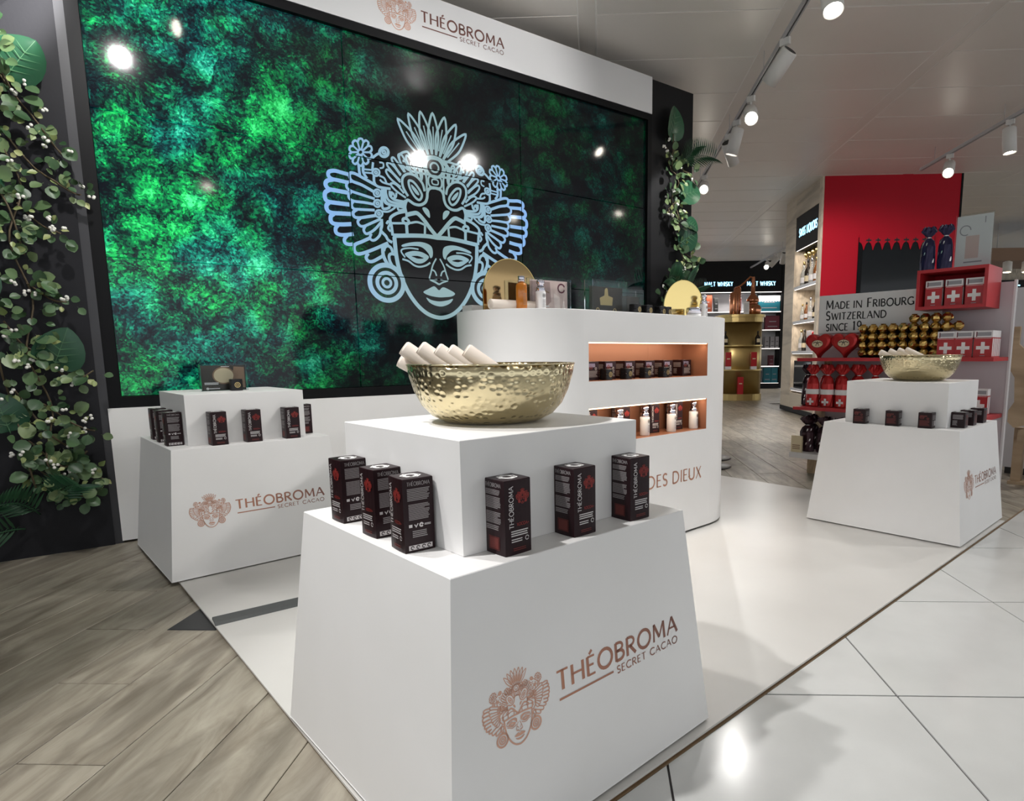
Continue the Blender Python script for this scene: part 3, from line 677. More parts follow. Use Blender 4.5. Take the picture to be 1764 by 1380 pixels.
# ================================================================ TRACK LIGHTING
def track(e2, a, b, z, label, hangs, zc=ZC):
    L = b-a; t = thing('lighting_track', label, 'lighting track', E12(a, e2, z), R45, 'ceiling lighting tracks')
    mb = MB().box(0, L, -.017, -.006, -.032, 0).box(0, L, .006, .017, -.032, 0).box(0, L, -.006, .006, -.014, 0); mb.build('rail', 'track_grey', t)
    B('conductor_slot', .002, L-.002, -.0058, .0058, -.020, -.0142, 'lamp_dark', t); B('end_cap', -.004, 0, -.018, .018, -.033, .001, 'lamp_white', t)
    for h in hangs: MB().tube([(h-a, 0, 0), (h-a, 0, zc-z)], .0025, 6).build('suspension_rod', 'track_grey', t)
    return t
lamp_mesh = {}
def spot(e1, e2, z, target, label, power=1.0, size=52, lit=True, col=(1.0, .985, .965), group='track spotlights', blend=.45, rad=.035, lens='lens_on', ln=.235, r=.058):
    """cylindrical track spotlight; z = underside of its rail; the axis points at target"""
    x, y, _ = E12(e1, e2)
    t = thing('track_spotlight', label, 'spotlight', (x, y, z), 0, group)
    d = (Vector(target)-Vector((x, y, z-.13))).normalized(); q = Vector((0, 0, -1)).rotation_difference(d)
    piv = Vector((0, 0, -.13)); hd = piv-d*.06
    B('track_adapter', -.014, .014, -.035, .035, -.045, .004, 'lamp_white', t)
    MB().tube([(0, 0, -.04), (0, 0, -.085)], .010, 10).build('stem', 'lamp_white', t)
    MB().tube([(0, 0, -.080), tuple(piv-d*.02)], .013, 10).build('knuckle', 'lamp_white', t)
    key = (ln, r)
    if key not in lamp_mesh:
        o = MB().lathe([(r*.86, .06), (r, .05), (r, .06-ln), (r*.93, .06-ln), (r*.80, .085-ln), (.0, .085-ln)], 28, None, caps=True).build('housing', 'lamp_white'); lamp_mesh[key] = o.data; bpy.data.objects.remove(o)
        o = MB().lathe([(r*.74, -.001), (r*.74, .001)], 24).build('lens', 'lens_on'); lamp_mesh[key+('l',)] = o.data; bpy.data.objects.remove(o)
        o = MB().lathe([(r*.80, 0), (r*.80, .002)], 24).build('back_cap', 'lamp_dark'); lamp_mesh[key+('c',)] = o.data; bpy.data.objects.remove(o)
    o = link('housing', lamp_mesh[key], t, tuple(piv)); o.rotation_mode = 'QUATERNION'; o.rotation_quaternion = q
    hs = o; link('back_cap', lamp_mesh[key+('c',)], hs, (0, 0, .0585))
    me = lamp_mesh[key+('l',)]
    if not lit or lens != 'lens_on':
        me = me.copy(); me.materials[0] = M[lens if lit else 'lamp_dark']
    link('lens', me, hs, (0, 0, .083-ln))
    if lit and power > 0:
        ld = bpy.data.lights.new('lamp_beam', 'SPOT'); ld.energy = SPOT_POWER*power; ld.spot_size = math.radians(size); ld.spot_blend = blend
        ld.shadow_soft_size = rad; ld.color = col
        lo = bpy.data.objects.new('lamp_beam', ld); COL.objects.link(lo); lo.parent = t; lo.location = piv+d*(ln-.055)
        lo.rotation_mode = 'QUATERNION'; lo.rotation_quaternion = q
    return t
ZT = 3.13
track(1.31, -.8, 11.0, ZT, 'long white lighting track running past the video wall column', [0.6, 2.4, 4.35, 5.3, 6.6, 8.4, 10.2])
track(-1.38, -.6, 3.6, ZT, 'white lighting track over the left of the platform', [.2, 1.7, 3.2])
track(3.92, -.8, 8.06, ZT, 'white lighting track ending in front of the red wall', [.5, 2.5, 4.5, 6.5, 7.75])
track(3.93, 13.4, 17.6, ZT, 'far white lighting track by the whisky shelves', [13.8, 15.5])
ZS = ZT-.032
# left track
spot(.75, -1.38, ZS, (.75, 1.25, .4), 'white track spotlight above the left floor boards, outermost', 2.6, 60)
spot(1.50, -1.38, ZS, (1.35, 1.1, .3), 'white track spotlight above the left floor boards, nearer the wall', 1.6, 60)
spot(2.08, -1.38, ZS, (.8, 3.7, 1.9), 'white track spotlight turned to the video wall left end', 1.2, 95)
spot(2.75, -1.38, ZS, (-.22, 3.83, 2.55), 'white track spotlight turned to the leafy left wall', 6.5, 52)
# middle track
spot(.23, 1.31, ZS, (.75, 1.7, .2), 'white track spotlight in front of the nearest plinth', .12, 58)
spot(2.91, 1.31, ZS, (1.6, 3.6, 2.1), 'white track spotlight facing the mask on the screens', 1.2, 100)
spot(3.48, 1.31, ZS, (2.2, 3.0, 1.3), 'white track spotlight facing the counter', 1.3, 100)
spot(3.86, 1.31, ZS, (2.9, 1.0, .3), 'white track spotlight at the top edge with its lens showing', .6, 58)
spot(4.72, 1.31, ZS, (4.42, 3.45, 2.05), 'white track spotlight turned to the leafy black column', 1.2, 44)
spot(5.70, 1.31, ZS, (2.2, 1.2, .7), 'white track spotlight glowing towards the visitor', .5, 46)
spot(6.25, 1.31, ZS, (5.25, 4.3, .2), 'white track spotlight behind the glowing one', .7, 60)
spot(6.62, 1.31, ZS, (8.5, 4.1, .1), 'white track spotlight third behind the glowing one', 3.4, 98)
spot(8.05, 1.31, ZS, (4.55, 3.4, 1.75), 'white track spotlight lowest on the long track', 1.6, 40)
# right track
spot(3.05, 3.92, ZS, (3.3, 1.3, .5), 'white track spotlight over the pale tiles', 1.2, 56)
spot(4.62, 3.92, ZS, (4.0, 1.3, .3), 'white track spotlight over the chocolate stand', 1.0, 58)
spot(6.40, 3.92, ZS, (7.3, 1.5, .0), 'white track spotlight at the right edge of the photo', .5, 60)
spot(7.42, 3.92, ZS, (4.9, 1.7, .6), 'glowing track spotlight in front of the red wall', .8, 58)
for e1, tx, lab, lit in ((13.7, (13.6, 8.2, 0), 'small far track spotlight pointing straight down', False), (14.3, (11.9, 8.6, 1.2), 'small far track spotlight tilted left', False), (15.0, (10.0, 6.5, .9), 'small far track spotlight glowing by the oak column', True)):
    spot(e1, 3.93, ZS, tx, lab, .7 if lit else 0, 70, lit)

# ================================================================ PLINTHS
PB, PT, PH, BB, BH = .3815, .3271, .5484, .2478, .2214
def plinth(name, label, x, y, a):
    t = thing(name, label, 'display plinth', (x, y, 0), a, 'white two-step display plinths')
    sq = lambda s, z: [(-s, -s, z), (s, -s, z), (s, s, z), (-s, s, z)]
    sl = (PB-PT)/PH
    MB().loft([sq(PB, .006), sq(PB-.0015, .008), sq(PT+.0015, PH-.0015), sq(PT, PH)]).build('base', 'white_laminate', t)
    MB().loft([sq(PB-.02, 0), sq(PB-.02, .006)]).build('recessed_foot', 'shadow_gap', t)
    MB().loft([sq(BB-.001, PH), sq(BB, PH+.001), sq(BB, PH+BH-.0012), sq(BB-.0012, PH+BH)]).build('top_block', 'white_laminate', t)
    L = math.hypot(PB-PT, PH)
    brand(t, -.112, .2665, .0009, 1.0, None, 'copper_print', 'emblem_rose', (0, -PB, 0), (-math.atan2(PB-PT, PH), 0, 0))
    return t
plinth('display_plinth', 'nearest white two-step plinth in the foreground with a large brass bowl', .8496, 1.2211, .0185)
plinth('display_plinth', 'white two-step plinth before the screens carrying a framed card', .8091, 3.3208, .0186)
plinth('display_plinth', 'white two-step plinth on the right beside the chocolate stand', 3.6324, 1.2263, .006)

# ================================================================ HAMMERED BRASS BOWLS WITH ROLLED CLOTHS
def bowl(label, x, y):
    t = thing('brass_bowl', label, 'bowl', (x, y, PH+BH), 0, 'hammered brass bowls')
    prof = [(.0, .0), (.085, .0), (.115, .004), (.143, .018), (.165, .042), (.181, .075), (.191, .108), (.196, .135)]
    out = prof+[(.1935, .1352)]+[(r-.003, z+.002) for r, z in reversed(prof[1:-1])]+[(0, .003)]
    MB().lathe(out, 96, None, caps=False).build('bowl_body', 'hammered_brass', t)
    MB().lathe([(.1966, .1335), (.1972, .1355), (.1955, .137), (.1925, .1365)], 96, None, caps=False).build('rim', 'hammered_brass', t)
    return t
bowl('large hammered brass bowl of rolled cloths on the nearest plinth', .857, 1.216)
bowl('hammered brass bowl of rolled cloths on the right plinth', 3.64, 1.202)
def roll(a, b, r, label, group, name='rolled_cloth', prints=True):
    a, b = Vector(a), Vector(b); d = (b-a).normalized(); L = (b-a).length
    t = thing(name, label, 'rolled cloth', tuple(a), 0, group); q = Vector((0, 0, 1)).rotation_difference(d)
    mb = MB(); sp = [(r*(1.02 if k < 3 else 1)*math.cos(2*PI*k/20), r*math.sin(2*PI*k/20)) for k in range(20)]
    mb.loft([[(x*.93, y*.93, 0) for x, y in sp], [(x, y, .004) for x, y in sp], [(x, y, L-.004) for x, y in sp], [(x*.93, y*.93, L) for x, y in sp]], smooth=True)
    sp2 = [(r*(.15+.78*k/40)*math.cos(2*PI*k/14), r*(.15+.78*k/40)*math.sin(2*PI*k/14), -.0008) for k in range(41)]
    o = mb.build('cloth', 'paper_cream', t); o.rotation_mode = 'QUATERNION'; o.rotation_quaternion = q
    o = MB().tube(sp2, .0011, 5).build('spiral_end', 'paper_cream', t); o.rotation_mode = 'QUATERNION'; o.rotation_quaternion = q
    return t
# nearest bowl: five rolls leaning against the far left of the rim
RW = [((.689, 1.322, .9430), 'leftmost rolled cream cloth in the large bowl'), ((.716, 1.296, .9430), 'second rolled cream cloth from the left in the large bowl'),
      ((.745, 1.272, .9385), 'middle rolled cream cloth in the large bowl'), ((.768, 1.258, .9365), 'second rolled cream cloth from the right in the large bowl'), ((.797, 1.232, .9360), 'rightmost rolled cream cloth in the large bowl')]
dv = Vector((.118, -.083, -.105))
for p, lab in RW: roll(p, Vector(p)+dv*1.05, .0185, lab, 'rolled cloths in the large bowl')
roll((.694, 1.352, .915), (.80, 1.27, .84), .0175, 'rolled cream cloth lying low behind the others in the large bowl', 'rolled cloths in the large bowl')
for k, (p, lab) in enumerate([((3.575, 1.385, .923), 'leftmost rolled cream cloth in the right bowl'), ((3.596, 1.345, .929), 'second rolled cream cloth from the left in the right bowl'),
                              ((3.612, 1.305, .933), 'third rolled cream cloth from the left in the right bowl'), ((3.626, 1.270, .935), 'rightmost rolled cream cloth in the right bowl')]):
    roll(p, Vector(p)+Vector((.066, -.155, -.088)), .0165, lab, 'rolled cloths in the right bowl')

# ================================================================ SERUM CARTONS
CW, CHH = .0315, .145
def lines(pr, x0, x1, z0, z1, n, seed=0, fill_=.55, ragged=.25):
    rr = random.Random(seed); st = (z1-z0)/n
    for i in range(n):
        z = z1-(i+1)*st; pr.rect(x0, x1-(x1-x0)*ragged*rr.random()*(1 if i % 4 == 3 else .3), z+st*(1-fill_)/2, z+st*(1+fill_)/2)
def carton(name, label, x, y, z, rz, w=CW, h=CHH, kind='serum', group=None):
    t = thing(name, label, 'carton', (x, y, z), rz, group)
    bulge = w*.055
    def ring(s, zz, k=5):
        out = []
        cs = [(-1, -1), (1, -1), (1, 1), (-1, 1)]
        for i in range(4):
            a, b = cs[i], cs[(i+1) % 4]
            for j in range(k):
                u = j/k; px, py = a[0]+(b[0]-a[0])*u, a[1]+(b[1]-a[1])*u; f = 4*u*(1-u)*bulge
                nx, ny = (a[0]+b[0])/2, (a[1]+b[1])/2; out.append((px*w*s+nx*f, py*w*s+ny*f, zz))
        return out
    MB().loft([ring(.985, 0), ring(1, .0012), ring(1, h-.0015), ring(.97, h)]).build('box_body', 'carton_maroon', t)
    pr = Print(); hx = [(w*.62*math.cos(PI/3*i+.3), w*.62*math.sin(PI/3*i+.3)) for i in range(6)]
    pr.stroke(hx, w*.10, True); pr.stroke([(p[0]*.42, p[1]*.42) for p in arc(0, 0, w*.9, w*.9, 0, 330, 12)], w*.20); pr.build('top_emblem', 'print_white', t, xf=lambda a, b: (a, b, h+.0004))
    o = bulge+.0006
    def face(nm, m, pr, rot): pr.build(nm, m, t, w+o, rot=(0, 0, rot))
    if kind == 'serum':
        a = Print()
        s = Print(); text(s, 'THÉOBROMA', 0, 0, .0105, .15, .12, 0, h*.56)
        a.add([(-w*.52-zz+.0042, h*.36+xx) for xx, zz in s.v], s.f); lines(a, -w*.60, w*.75, h*.245, h*.335, 3, 3, .5, .5)
        lines(a, -w*.58, w*.30, h*.165, h*.225, 2, 5, .45, .3); a.stroke(arc(w*.62, h*.20, w*.13, w*.13, 0, 330, 10), w*.05)
        face('front_lettering', 'print_silver', a, 0)
        e = Print(); emblem(e, w*.32, h*.77, .0000225*w/CW, 2, 1.7, 12); face('front_emblem', 'print_red', e, 0)
        e = Print(); text(e, 'XOCOA+', -w*.15, h*.385, .0058, .18, .12, 0, w*.95); face('product_name', 'print_red', e, 0)
        b = Print(); text(b, 'THÉOBROMA', -w*.75, h*.905, .0075, .15, .1, 0, w*1.5); lines(b, -w*.72, w*.7, h*.80, h*.875, 4, 11); lines(b, -w*.72, w*.72, h*.62, h*.78, 8, 12); lines(b, -w*.72, w*.72, h*.42, h*.58, 8, 13); lines(b, -w*.72, w*.5, h*.33, h*.40, 3, 14)
        face('side_text', 'print_grey', b, -PI/2)
        c = Print(); c.stroke([(-w*.5, h*.07), (w*.5, h*.07), (w*.5, h*.24), (-w*.5, h*.24)], w*.04, True); c.rect(-w*.43, w*.43, h*.08, h*.23); face('side_panel', 'print_redbrown', c, -PI/2)
        d = Print(); text(d, 'THÉOBROMA', -w*.75, h*.905, .0075, .15, .1, 0, w*1.5); face('back_heading', 'print_grey', d, PI/2); d = Print(); lines(d, -w*.75, w*.75, h*.70, h*.87, 8, 21); face('back_text', 'print_grey', d, PI/2); d = Print(); lines(d, -w*.7, w*.7, h*.44, h*.66, 12, 22); face('back_text', 'print_grey', d, PI/2); d = Print(); lines(d, -w*.5, w*.5, h*.20, h*.30, 4, 23); face('back_text', 'print_grey', d, PI/2)
        d = Print(); d.rect(-w*.78, w*.78, h*.035, h*.10); face('icon_strip', 'print_silver', d, PI/2)
        d = Print()
        for q in (-.55, -.18, .2, .55): d.stroke(arc(w*q, h*.067, w*.10, w*.10, 0, 300, 8), w*.06)
        d.build('icons', 'print_dark', t, w+o+.0003, rot=(0, 0, PI/2))
        d = Print(); d.stroke([(-w*.35, h*.38), (-w*.25, h*.345), (-w*.12, h*.39)], w*.06); d.stroke(arc(w*.10, h*.365, w*.10, w*.10, 0, 330, 9), w*.10); lines(d, w*.3, w*.75, h*.35, h*.38, 2, 5); d.rect(-w*.72, -w*.5, h*.345, h*.385)
        face('marks', 'print_silver', d, PI/2)
        f = Print(); lines(f, -w*.45, w*.55, h*.05, h*.10, 2, 30, .5); face('foot_line', 'print_redbrown', f, 0)
    else:
        a = Print(); lines(a, -w*.75, w*.75, h*.16, h*.52, 6, 3, .5, .3); lines(a, -w*.75, w*.35, h*.72, h*.84, 2, 4); a.stroke(arc(w*.45, h*.62, w*.14, w*.14, 0, 350, 10), w*.10); face('front_lettering', 'print_redbrown' if kind == 'jar' else 'print_grey', a, 0)
        e = Print(); emblem(e, -w*.42, h*.70, .000016*w/CW, 2, 2.0, 12); face('front_emblem', 'print_redbrown', e, 0)
        if kind == 'dark':
            q = Print(); q.rect(-w*.85, w*.30, h*.70, h*.90); face('top_band', 'print_violet', q, 0)
        b = Print(); lines(b, -w*.75, w*.75, h*.55, h*.85, 5, 7); lines(b, -w*.75, -w*.05, h*.15, h*.48, 5, 8); face('side_text', 'print_grey', b, -PI/2); face('back_text', 'print_grey', b, PI/2)
        c = Print(); c.rect(w*.10, w*.72, h*.16, h*.48); face('side_patch', 'print_silver', c, PI/2)
    return t
G1 = 'dark maroon serum cartons on the nearest plinth'
zP = PH
c0 = carton('serum_carton', 'dark maroon carton on the front ledge, nearest to the plinth corner', .693, .944, zP, .03, group=G1)
dup(c0, (.870, .945, zP), .02, 'dark maroon carton, middle one on the front ledge of the nearest plinth', G1)
dup(c0, (1.047, .947, zP), -.02, 'dark maroon carton at the right end of the nearest plinth ledge', G1)
dup(c0, (.570, 1.392, zP), -PI/2+.03, 'dark maroon carton farthest along the left ledge of the nearest plinth', G1)
dup(c0, (.571, 1.228, zP), -PI/2+.03, 'dark maroon carton, middle one on the left ledge of the nearest plinth', G1)
dup(c0, (.569, 1.092, zP), -PI/2-.05, 'dark maroon carton nearest on the left ledge of the nearest plinth', G1)
B('carton_tab', 1.020, 1.024, 1.0, 1.004, zP, zP, 'jar_black') if False else None
G2_ = 'serum cartons on the plinth before the screens'
for x, y, rz, lab in ((.676, 3.042, .05, 'serum carton on the front ledge before the screens, left one'), (.817, 3.046, .03, 'serum carton on the front ledge before the screens, middle one'), (.984, 3.042, .0, 'serum carton on the front ledge before the screens, right one'),
                      (.528, 3.475, -PI/2, 'serum carton on the left ledge before the screens, farthest one'), (.529, 3.335, -PI/2, 'serum carton on the left ledge before the screens, middle one'), (.531, 3.165, -PI/2, 'serum carton on the left ledge before the screens, nearest one'),
                      (1.092, 3.185, PI/2, 'serum carton on the right ledge before the screens, half hidden')):
    dup(c0, (x, y, zP), rz, lab, G2_)
G3 = 'small jar cartons on the right plinth'
k0 = carton('jar_carton', 'small dark carton on the left ledge of the right plinth, farthest one', 3.352, 1.376, zP, -PI/2+.05, .0305, .077, 'jar', G3)
for x, y, rz, lab in ((3.353, 1.212, -PI/2+.05, 'small dark carton on the left ledge of the right plinth, middle one'), (3.354, 1.056, -PI/2+.03, 'small dark carton on the left ledge of the right plinth, nearest one'),
                      (3.478, .947, .05, 'small dark carton on the front ledge of the right plinth, nearest one'), (3.625, .947, .03, 'small dark carton on the front ledge of the right plinth, middle one'), (3.79, .945, .0, 'small dark carton on the front ledge of the right plinth, far one')):
    dup(k0, (x, y, zP), rz, lab, G3)

# ---- framed card and jar on the plinth before the screens
def acrylic_card(name, label, x, y, z, rz, w, h, d, draw, group=None, cat='display card'):
    t = thing(name, label, cat, (x, y, z), rz, group)
    B('acrylic_front', -w/2, w/2, -d/2, -d/2+.003, 0, h, 'acrylic', t); B('acrylic_back', -w/2, w/2, d/2-.003, d/2, 0, h, 'acrylic', t)
    for s in (-1, 1): B('acrylic_side', s*w/2-(.003 if s > 0 else 0), s*w/2+(.003 if s < 0 else 0), -d/2+.0032, d/2-.0032, 0, h, 'acrylic', t)
    draw(t, w-.010, h-.008, d); return t
def draw_cream(t, w, h, d):
    t = B('printed_card', -w/2, w/2, -.001, .001, .002, h, 'card_dark', t)
    p = Print(); p.fill(arc(0, h*.60, h*.36, h*.30, 0, 345, 18)); p.build('printed_jar', 'card_cream', t, .0014)
    p = Print(); p.stroke(arc(0, h*.60, h*.38, h*.32, 0, 360, 24)[:-1], h*.05, True); p.build('printed_rim', 'card_brown', t, .0016)
    p = Print(); p.fill([(w*.18, h*.15), (w*.48, h*.10), (w*.48, h*.92), (w*.24, h*.95), (w*.20, h*.6)]); p.build('printed_hand', 'card_brown', t, .0013)
    p = Print(); lines(p, -w*.44, -w*.12, h*.24, h*.34, 2, 3); lines(p, -w*.40, -w*.1, h*.06, h*.12, 1, 4); p.stroke(arc(-w*.38, h*.09, h*.035, h*.035, 0, 350, 8), h*.03); lines(p, -w*.05, w*.15, h*.93, h*.97, 1, 6); p.build('printed_words', 'print_white', t, .0018)
acrylic_card('acrylic_card_stand', 'acrylic card with a cream jar picture on the plinth before the screens', .787, 3.33, PH+BH, 0, .20, .128, .03, draw_cream)
def jar(name, label, x, y, z, k=1.0, group=None, rz=0, boxy=True):
    t = thing(name, label, 'cream jar', (x, y, z), rz, group); s = .026*k
    rr = lambda q, zz: [(q*s*math.copysign(abs(math.cos(a))**.55, math.cos(a)), q*s*math.copysign(abs(math.sin(a))**.55, math.sin(a)), zz) for a in [2*PI*i/24 for i in range(24)]]
    MB().loft([rr(.9, 0), rr(1, .002*k), rr(1, .027*k), rr(.94, .029*k)], smooth=False).build('jar_body', 'jar_black', t)
    MB().loft([rr(.97, .0295*k), rr(.98, .031*k), rr(.98, .050*k), rr(.92, .052*k)]).build('lid', 'jar_black', t)
    p = Print(); p.stroke(arc(0, .026*k, .011*k, .011*k, 0, 360, 12)[:-1], .0035*k, True); p.stroke(arc(0, .026*k, .005*k, .005*k, 0, 360, 8)[:-1], .003*k, True); p.build('gold_seal', 'gold_print', t, s+.0006)
    return t
jr0 = jar('cream_jar', 'square black jar with gold seal on the plinth before the screens', .826, 3.285, PH+BH, 1.05)

# ================================================================ COUNTER
CT, RC = 1.112, .34
CL, CR, CYF, CYC = 1.816, 2.745, 1.905, 2.245
ct = thing('reception_counter', 'white counter with rounded ends and two copper-lit niches', 'counter', (0, 0, 0))
def stad(r, z, n=22):
    out = []
    for k in range(n+1): a = PI/2+PI*k/n; out.append((CL+r*math.cos(a), CYC+r*math.sin(a), z))
    for k in range(n+1): a = -PI/2+PI*k/n; out.append((CR+r*math.cos(a), CYC+r*math.sin(a), z))
    return out
NI = [(.533, .693), (.810, .977)]; NX0, NX1, ND = 1.844, 2.700, .165
# body: shell rings with the flat front panel left open where the niches are
mb = MB(); n = 22
back = stad(RC, 0); m_ = len(back)
zs = [.0115, CT-.0015]
rs = [RC, RC]
rings = [stad(r, z) for r, z in zip(rs, zs)]
vs = [p for r in rings for p in r]; fs = []
jf = n                                        # edge n -> n+1 is the straight front
for i in range(1):
    for j in range(m_):
        if j == jf: continue
        k = (j+1) % m_; fs.append((i*m_+j, i*m_+k, (i+1)*m_+k, (i+1)*m_+j))
mb.add(vs, fs, None, True)
mb.loft([stad(RC, CT-.0015), stad(RC-.0015, CT)], caps=False); mb.add(stad(RC-.0015, CT), [tuple(range(m_))]); mb.loft([stad(RC-.0015, .010), stad(RC, .0115)], caps=False)
xs = [CL, NX0, NX1, CR]; zz = [.0115, NI[0][0], NI[0][1], NI[1][0], NI[1][1], CT-.0015]
for i in range(3):
    for j in range(5):
        if i == 1 and j in (1, 3): continue
        mb.add([(xs[i], CYF, zz[j]), (xs[i+1], CYF, zz[j]), (xs[i+1], CYF, zz[j+1]), (xs[i], CYF, zz[j+1])], [(0, 1, 2, 3)])
mb.build('body', 'white_laminate', ct)
MB().loft([stad(RC-.03, 0), stad(RC-.03, .010)]).build('recessed_foot', 'shadow_gap', ct)
for q, (za, zb) in enumerate(NI):
    mb = MB(); x0, x1, y0, y1 = NX0, NX1, CYF, CYF+ND
    V = [(x0, y0, za), (x1, y0, za), (x1, y0, zb), (x0, y0, zb), (x0, y1, za), (x1, y1, za), (x1, y1, zb), (x0, y1, zb)]
    mb.add(V, [(4, 5, 6, 7), (0, 1, 5, 4), (3, 7, 6, 2), (0, 4, 7, 3), (1, 2, 6, 5)]); nl = mb.build('niche_lining', 'niche_copper', ct)
    B('led_strip', x0+.004, x1-.004, y0+.004, y0+.014, zb-.005, zb-.001, 'strip_warm', nl)
    B('niche_seam', x0+.58, x0+.5815, y1-.001, y1-.0002, za, zb, 'copper_flat', nl)
    al = bpy.data.lights.new('niche_glow', 'AREA'); al.shape = 'RECTANGLE'; al.size = x1-x0-.03; al.size_y = .008; al.energy = .8 if q else .75; al.color = (1, .80, .60)
    ao = bpy.data.objects.new('niche_glow', al); COL.objects.link(ao); ao.parent = ct; ao.location = ((x0+x1)/2, y0+.018, zb-.006); ao.rotation_euler = (math.radians(35), 0, 0)
for s_, x_, w_ in (('DES', 2.232, .150), ('DIEUX', 2.422, .242)): p = Print(); text(p, s_, x_, .277, .062, .15, .12, 0, w_); p.build('lettering_word', 'copper_flat', ct, 0, loc=(0, CYF-.0008, 0))
# niche products
GU, GLW = 'jars and cartons in the upper niche', 'bottles and cartons in the lower niche'
ord_ = ['first', 'second', 'third', 'fourth', 'fifth', 'last']
jk = carton('jar_carton', 'small dark carton in the upper niche, leftmost one', 1.945, 2.015, NI[1][0], -.06, .034, .083, 'dark', GU)
for i, x in enumerate((2.062, 2.196, 2.340, 2.480, 2.635)):
    dup(jk, (x, 2.020, NI[1][0]), -.05, 'small dark carton in the upper niche, %s from the right' % ['fifth', 'fourth', 'third', 'second', 'first'][i], GU)
for i, x in enumerate((2.008, 2.140, 2.275, 2.415)):
    dup(jr0, (x, 1.962, NI[1][0]), .1, 'black jar with gold seal in the upper niche, %s from the left' % ord_[i], GU, .92)
def bottle(name, label, x, y, z, k=1.0, group=None):
    t = thing(name, label, 'bottle', (x, y, z), 0, group); r = .0225*k
    MB().lathe([(r*.94, 0), (r, .003*k), (r, .082*k), (r*.96, .084*k)], 24).build('bottle_body', 'bottle_white', t)
    MB().lathe([(r*.9, .0845*k), (r*.86, .100*k), (r*.78, .103*k), (r*.62, .106*k)], 24).build('collar', 'chrome', t)
    MB().lathe([(r*.62, .1065*k), (r*.62, .116*k), (r*.80, .119*k), (r*.82, .130*k), (r*.5, .136*k)], 24).build('pump_cap', 'chrome', t)
    p = Print(); p.stroke(arc(0, .066*k, .0085*k, .0085*k, 0, 360, 14)[:-1], .0012*k, True); p.stroke(arc(0, .066*k, .004*k, .004*k, 0, 360, 8)[:-1], .003*k, True); p.build('seal', 'print_dark', t, r+.0007)
    p = Print(); lines(p, -.007*k, .008*k, .015*k, .050*k, 7, 3, .4); p.build('label_text', 'print_grey', t, r+.0004)
    return t
bo = bottle('serum_bottle', 'white serum bottle in the lower niche, leftmost one', 2.085, 1.955, NI[0][0], 1.06, GLW)
for x, lab in ((2.275, 'white serum bottle in the lower niche, third from the right'), (2.480, 'white serum bottle in the lower niche, second from the right'), (2.665, 'white serum bottle in the lower niche, nearest to its right end')): dup(bo, (x, 1.962, NI[0][0]), .1, lab, GLW)
for x, lab in ((1.945, 'tall dark carton in the lower niche, leftmost one'), (2.165, 'tall dark carton in the lower niche, third from the right'), (2.385, 'tall dark carton in the lower niche, second from the right'), (2.575, 'tall dark carton in the lower niche, rightmost one')): dup(c0, (x, 2.020, NI[0][0]), -.08, lab, GLW)

# ---- on the counter
def disc_mirror(label, x, y, z, rx, rz_, h, rot, group, m):
    t = thing('arched_mirror', label, 'mirror', (x, y, z), rot, group)
    pts = [(-rx*.985, 0)]+[(rx*math.cos(a), h-rz_+rz_*math.sin(a)) for a in [PI+.0-PI*i/36 for i in range(37)]]+[(rx*.985, 0)]
    vs = [(px, -.003, pz) for px, pz in pts]+[(px, .003, pz) for px, pz in pts]; n = len(pts)
    MB().add(vs, [tuple(range(n)), tuple(reversed(range(n, 2*n)))]+[(i, n+i, n+(i+1) % n, (i+1) % n) for i in range(n)]).build('mirror_plate', m, t)
    p = Print(); p.stroke(pts, .003); p.build('polished_edge', 'satin_brass', t, .0034)
    B('foot', -rx*.8, rx*.8, -.02, .02, 0, .006, 'satin_brass', t)
    return t
disc_mirror('large bronze arched mirror plate on the counter behind an amber bottle', 1.697, 2.245, CT, .154, .154, .231, .03, 'arched mirror plates', 'bronze_mirror')
disc_mirror('smaller gold arched mirror plate at the right end of the counter', 2.815, 2.15, CT, .145, .150, .212, -.18, 'arched mirror plates', 'gold_mirror')
roll((1.505, 2.135, CT+.022), (1.735, 2.120, CT+.022), .0205, 'rolled cream cloth lying on the counter before the bronze mirror', 'rolled cloth on the counter')
t = thing('amber_bottle', 'tall amber oil bottle with chrome cap on the counter', 'bottle', (1.642, 2.10, CT))
MB().lathe([(.021, 0), (.0235, .003), (.0235, .098), (.021, .108), (.014, .113)], 28).build('bottle_body', 'amber_glass', t); MB().lathe([(.0145, .1135), (.0145, .138), (.0135, .140)], 24).build('cap', 'chrome', t)
p = Print(); p.stroke(arc(0, .09, .008, .008, 0, 360, 12)[:-1], .0012, True); lines(p, -.01, .01, .02, .07, 8, 2, .3); p.build('label_print', 'card_brown', t, .0242)
bottle('serum_bottle', 'white serum bottle on the counter before the portrait card', 1.738, 2.09, CT, .97)
def draw_face(t, w, h, d):
    t = B('printed_card', -w/2, w/2, -.001, .001, .002, h, 'card_skin', t)
    p = Print(); p.fill([(-w*.5, h*.1), (-w*.2, h*.05), (w*.05, h*.35), (w*.02, h*.95), (-w*.5, h*.95)]); p.build('printed_cheek', 'card_skin_dark', t, .0013)
    p = Print(); p.fill([(w*.15, h*.05), (w*.3, h*.05), (w*.28, h*.5), (w*.12, h*.62)]); p.fill([(w*.34, h*.05), (w*.46, h*.05), (w*.38, h*.45)]); p.build('printed_hand', 'card_skin_light', t, .0016)
    p = Print(); p.stroke(arc(w*.33, h*.78, h*.13, h*.13, 20, 340, 18), h*.05); p.build('printed_ring', 'wine_print', t, .0018)
    p = Print(); p.stroke([(-w*.22, h*.63), (-w*.12, h*.67), (0, h*.62)], h*.04, False, True); p.build('printed_brow', 'card_brown', t, .0019)
    p = Print(); lines(p, -w*.30, w*.0, h*.18, h*.23, 1, 1); p.build('printed_words', 'print_white', t, .0021)
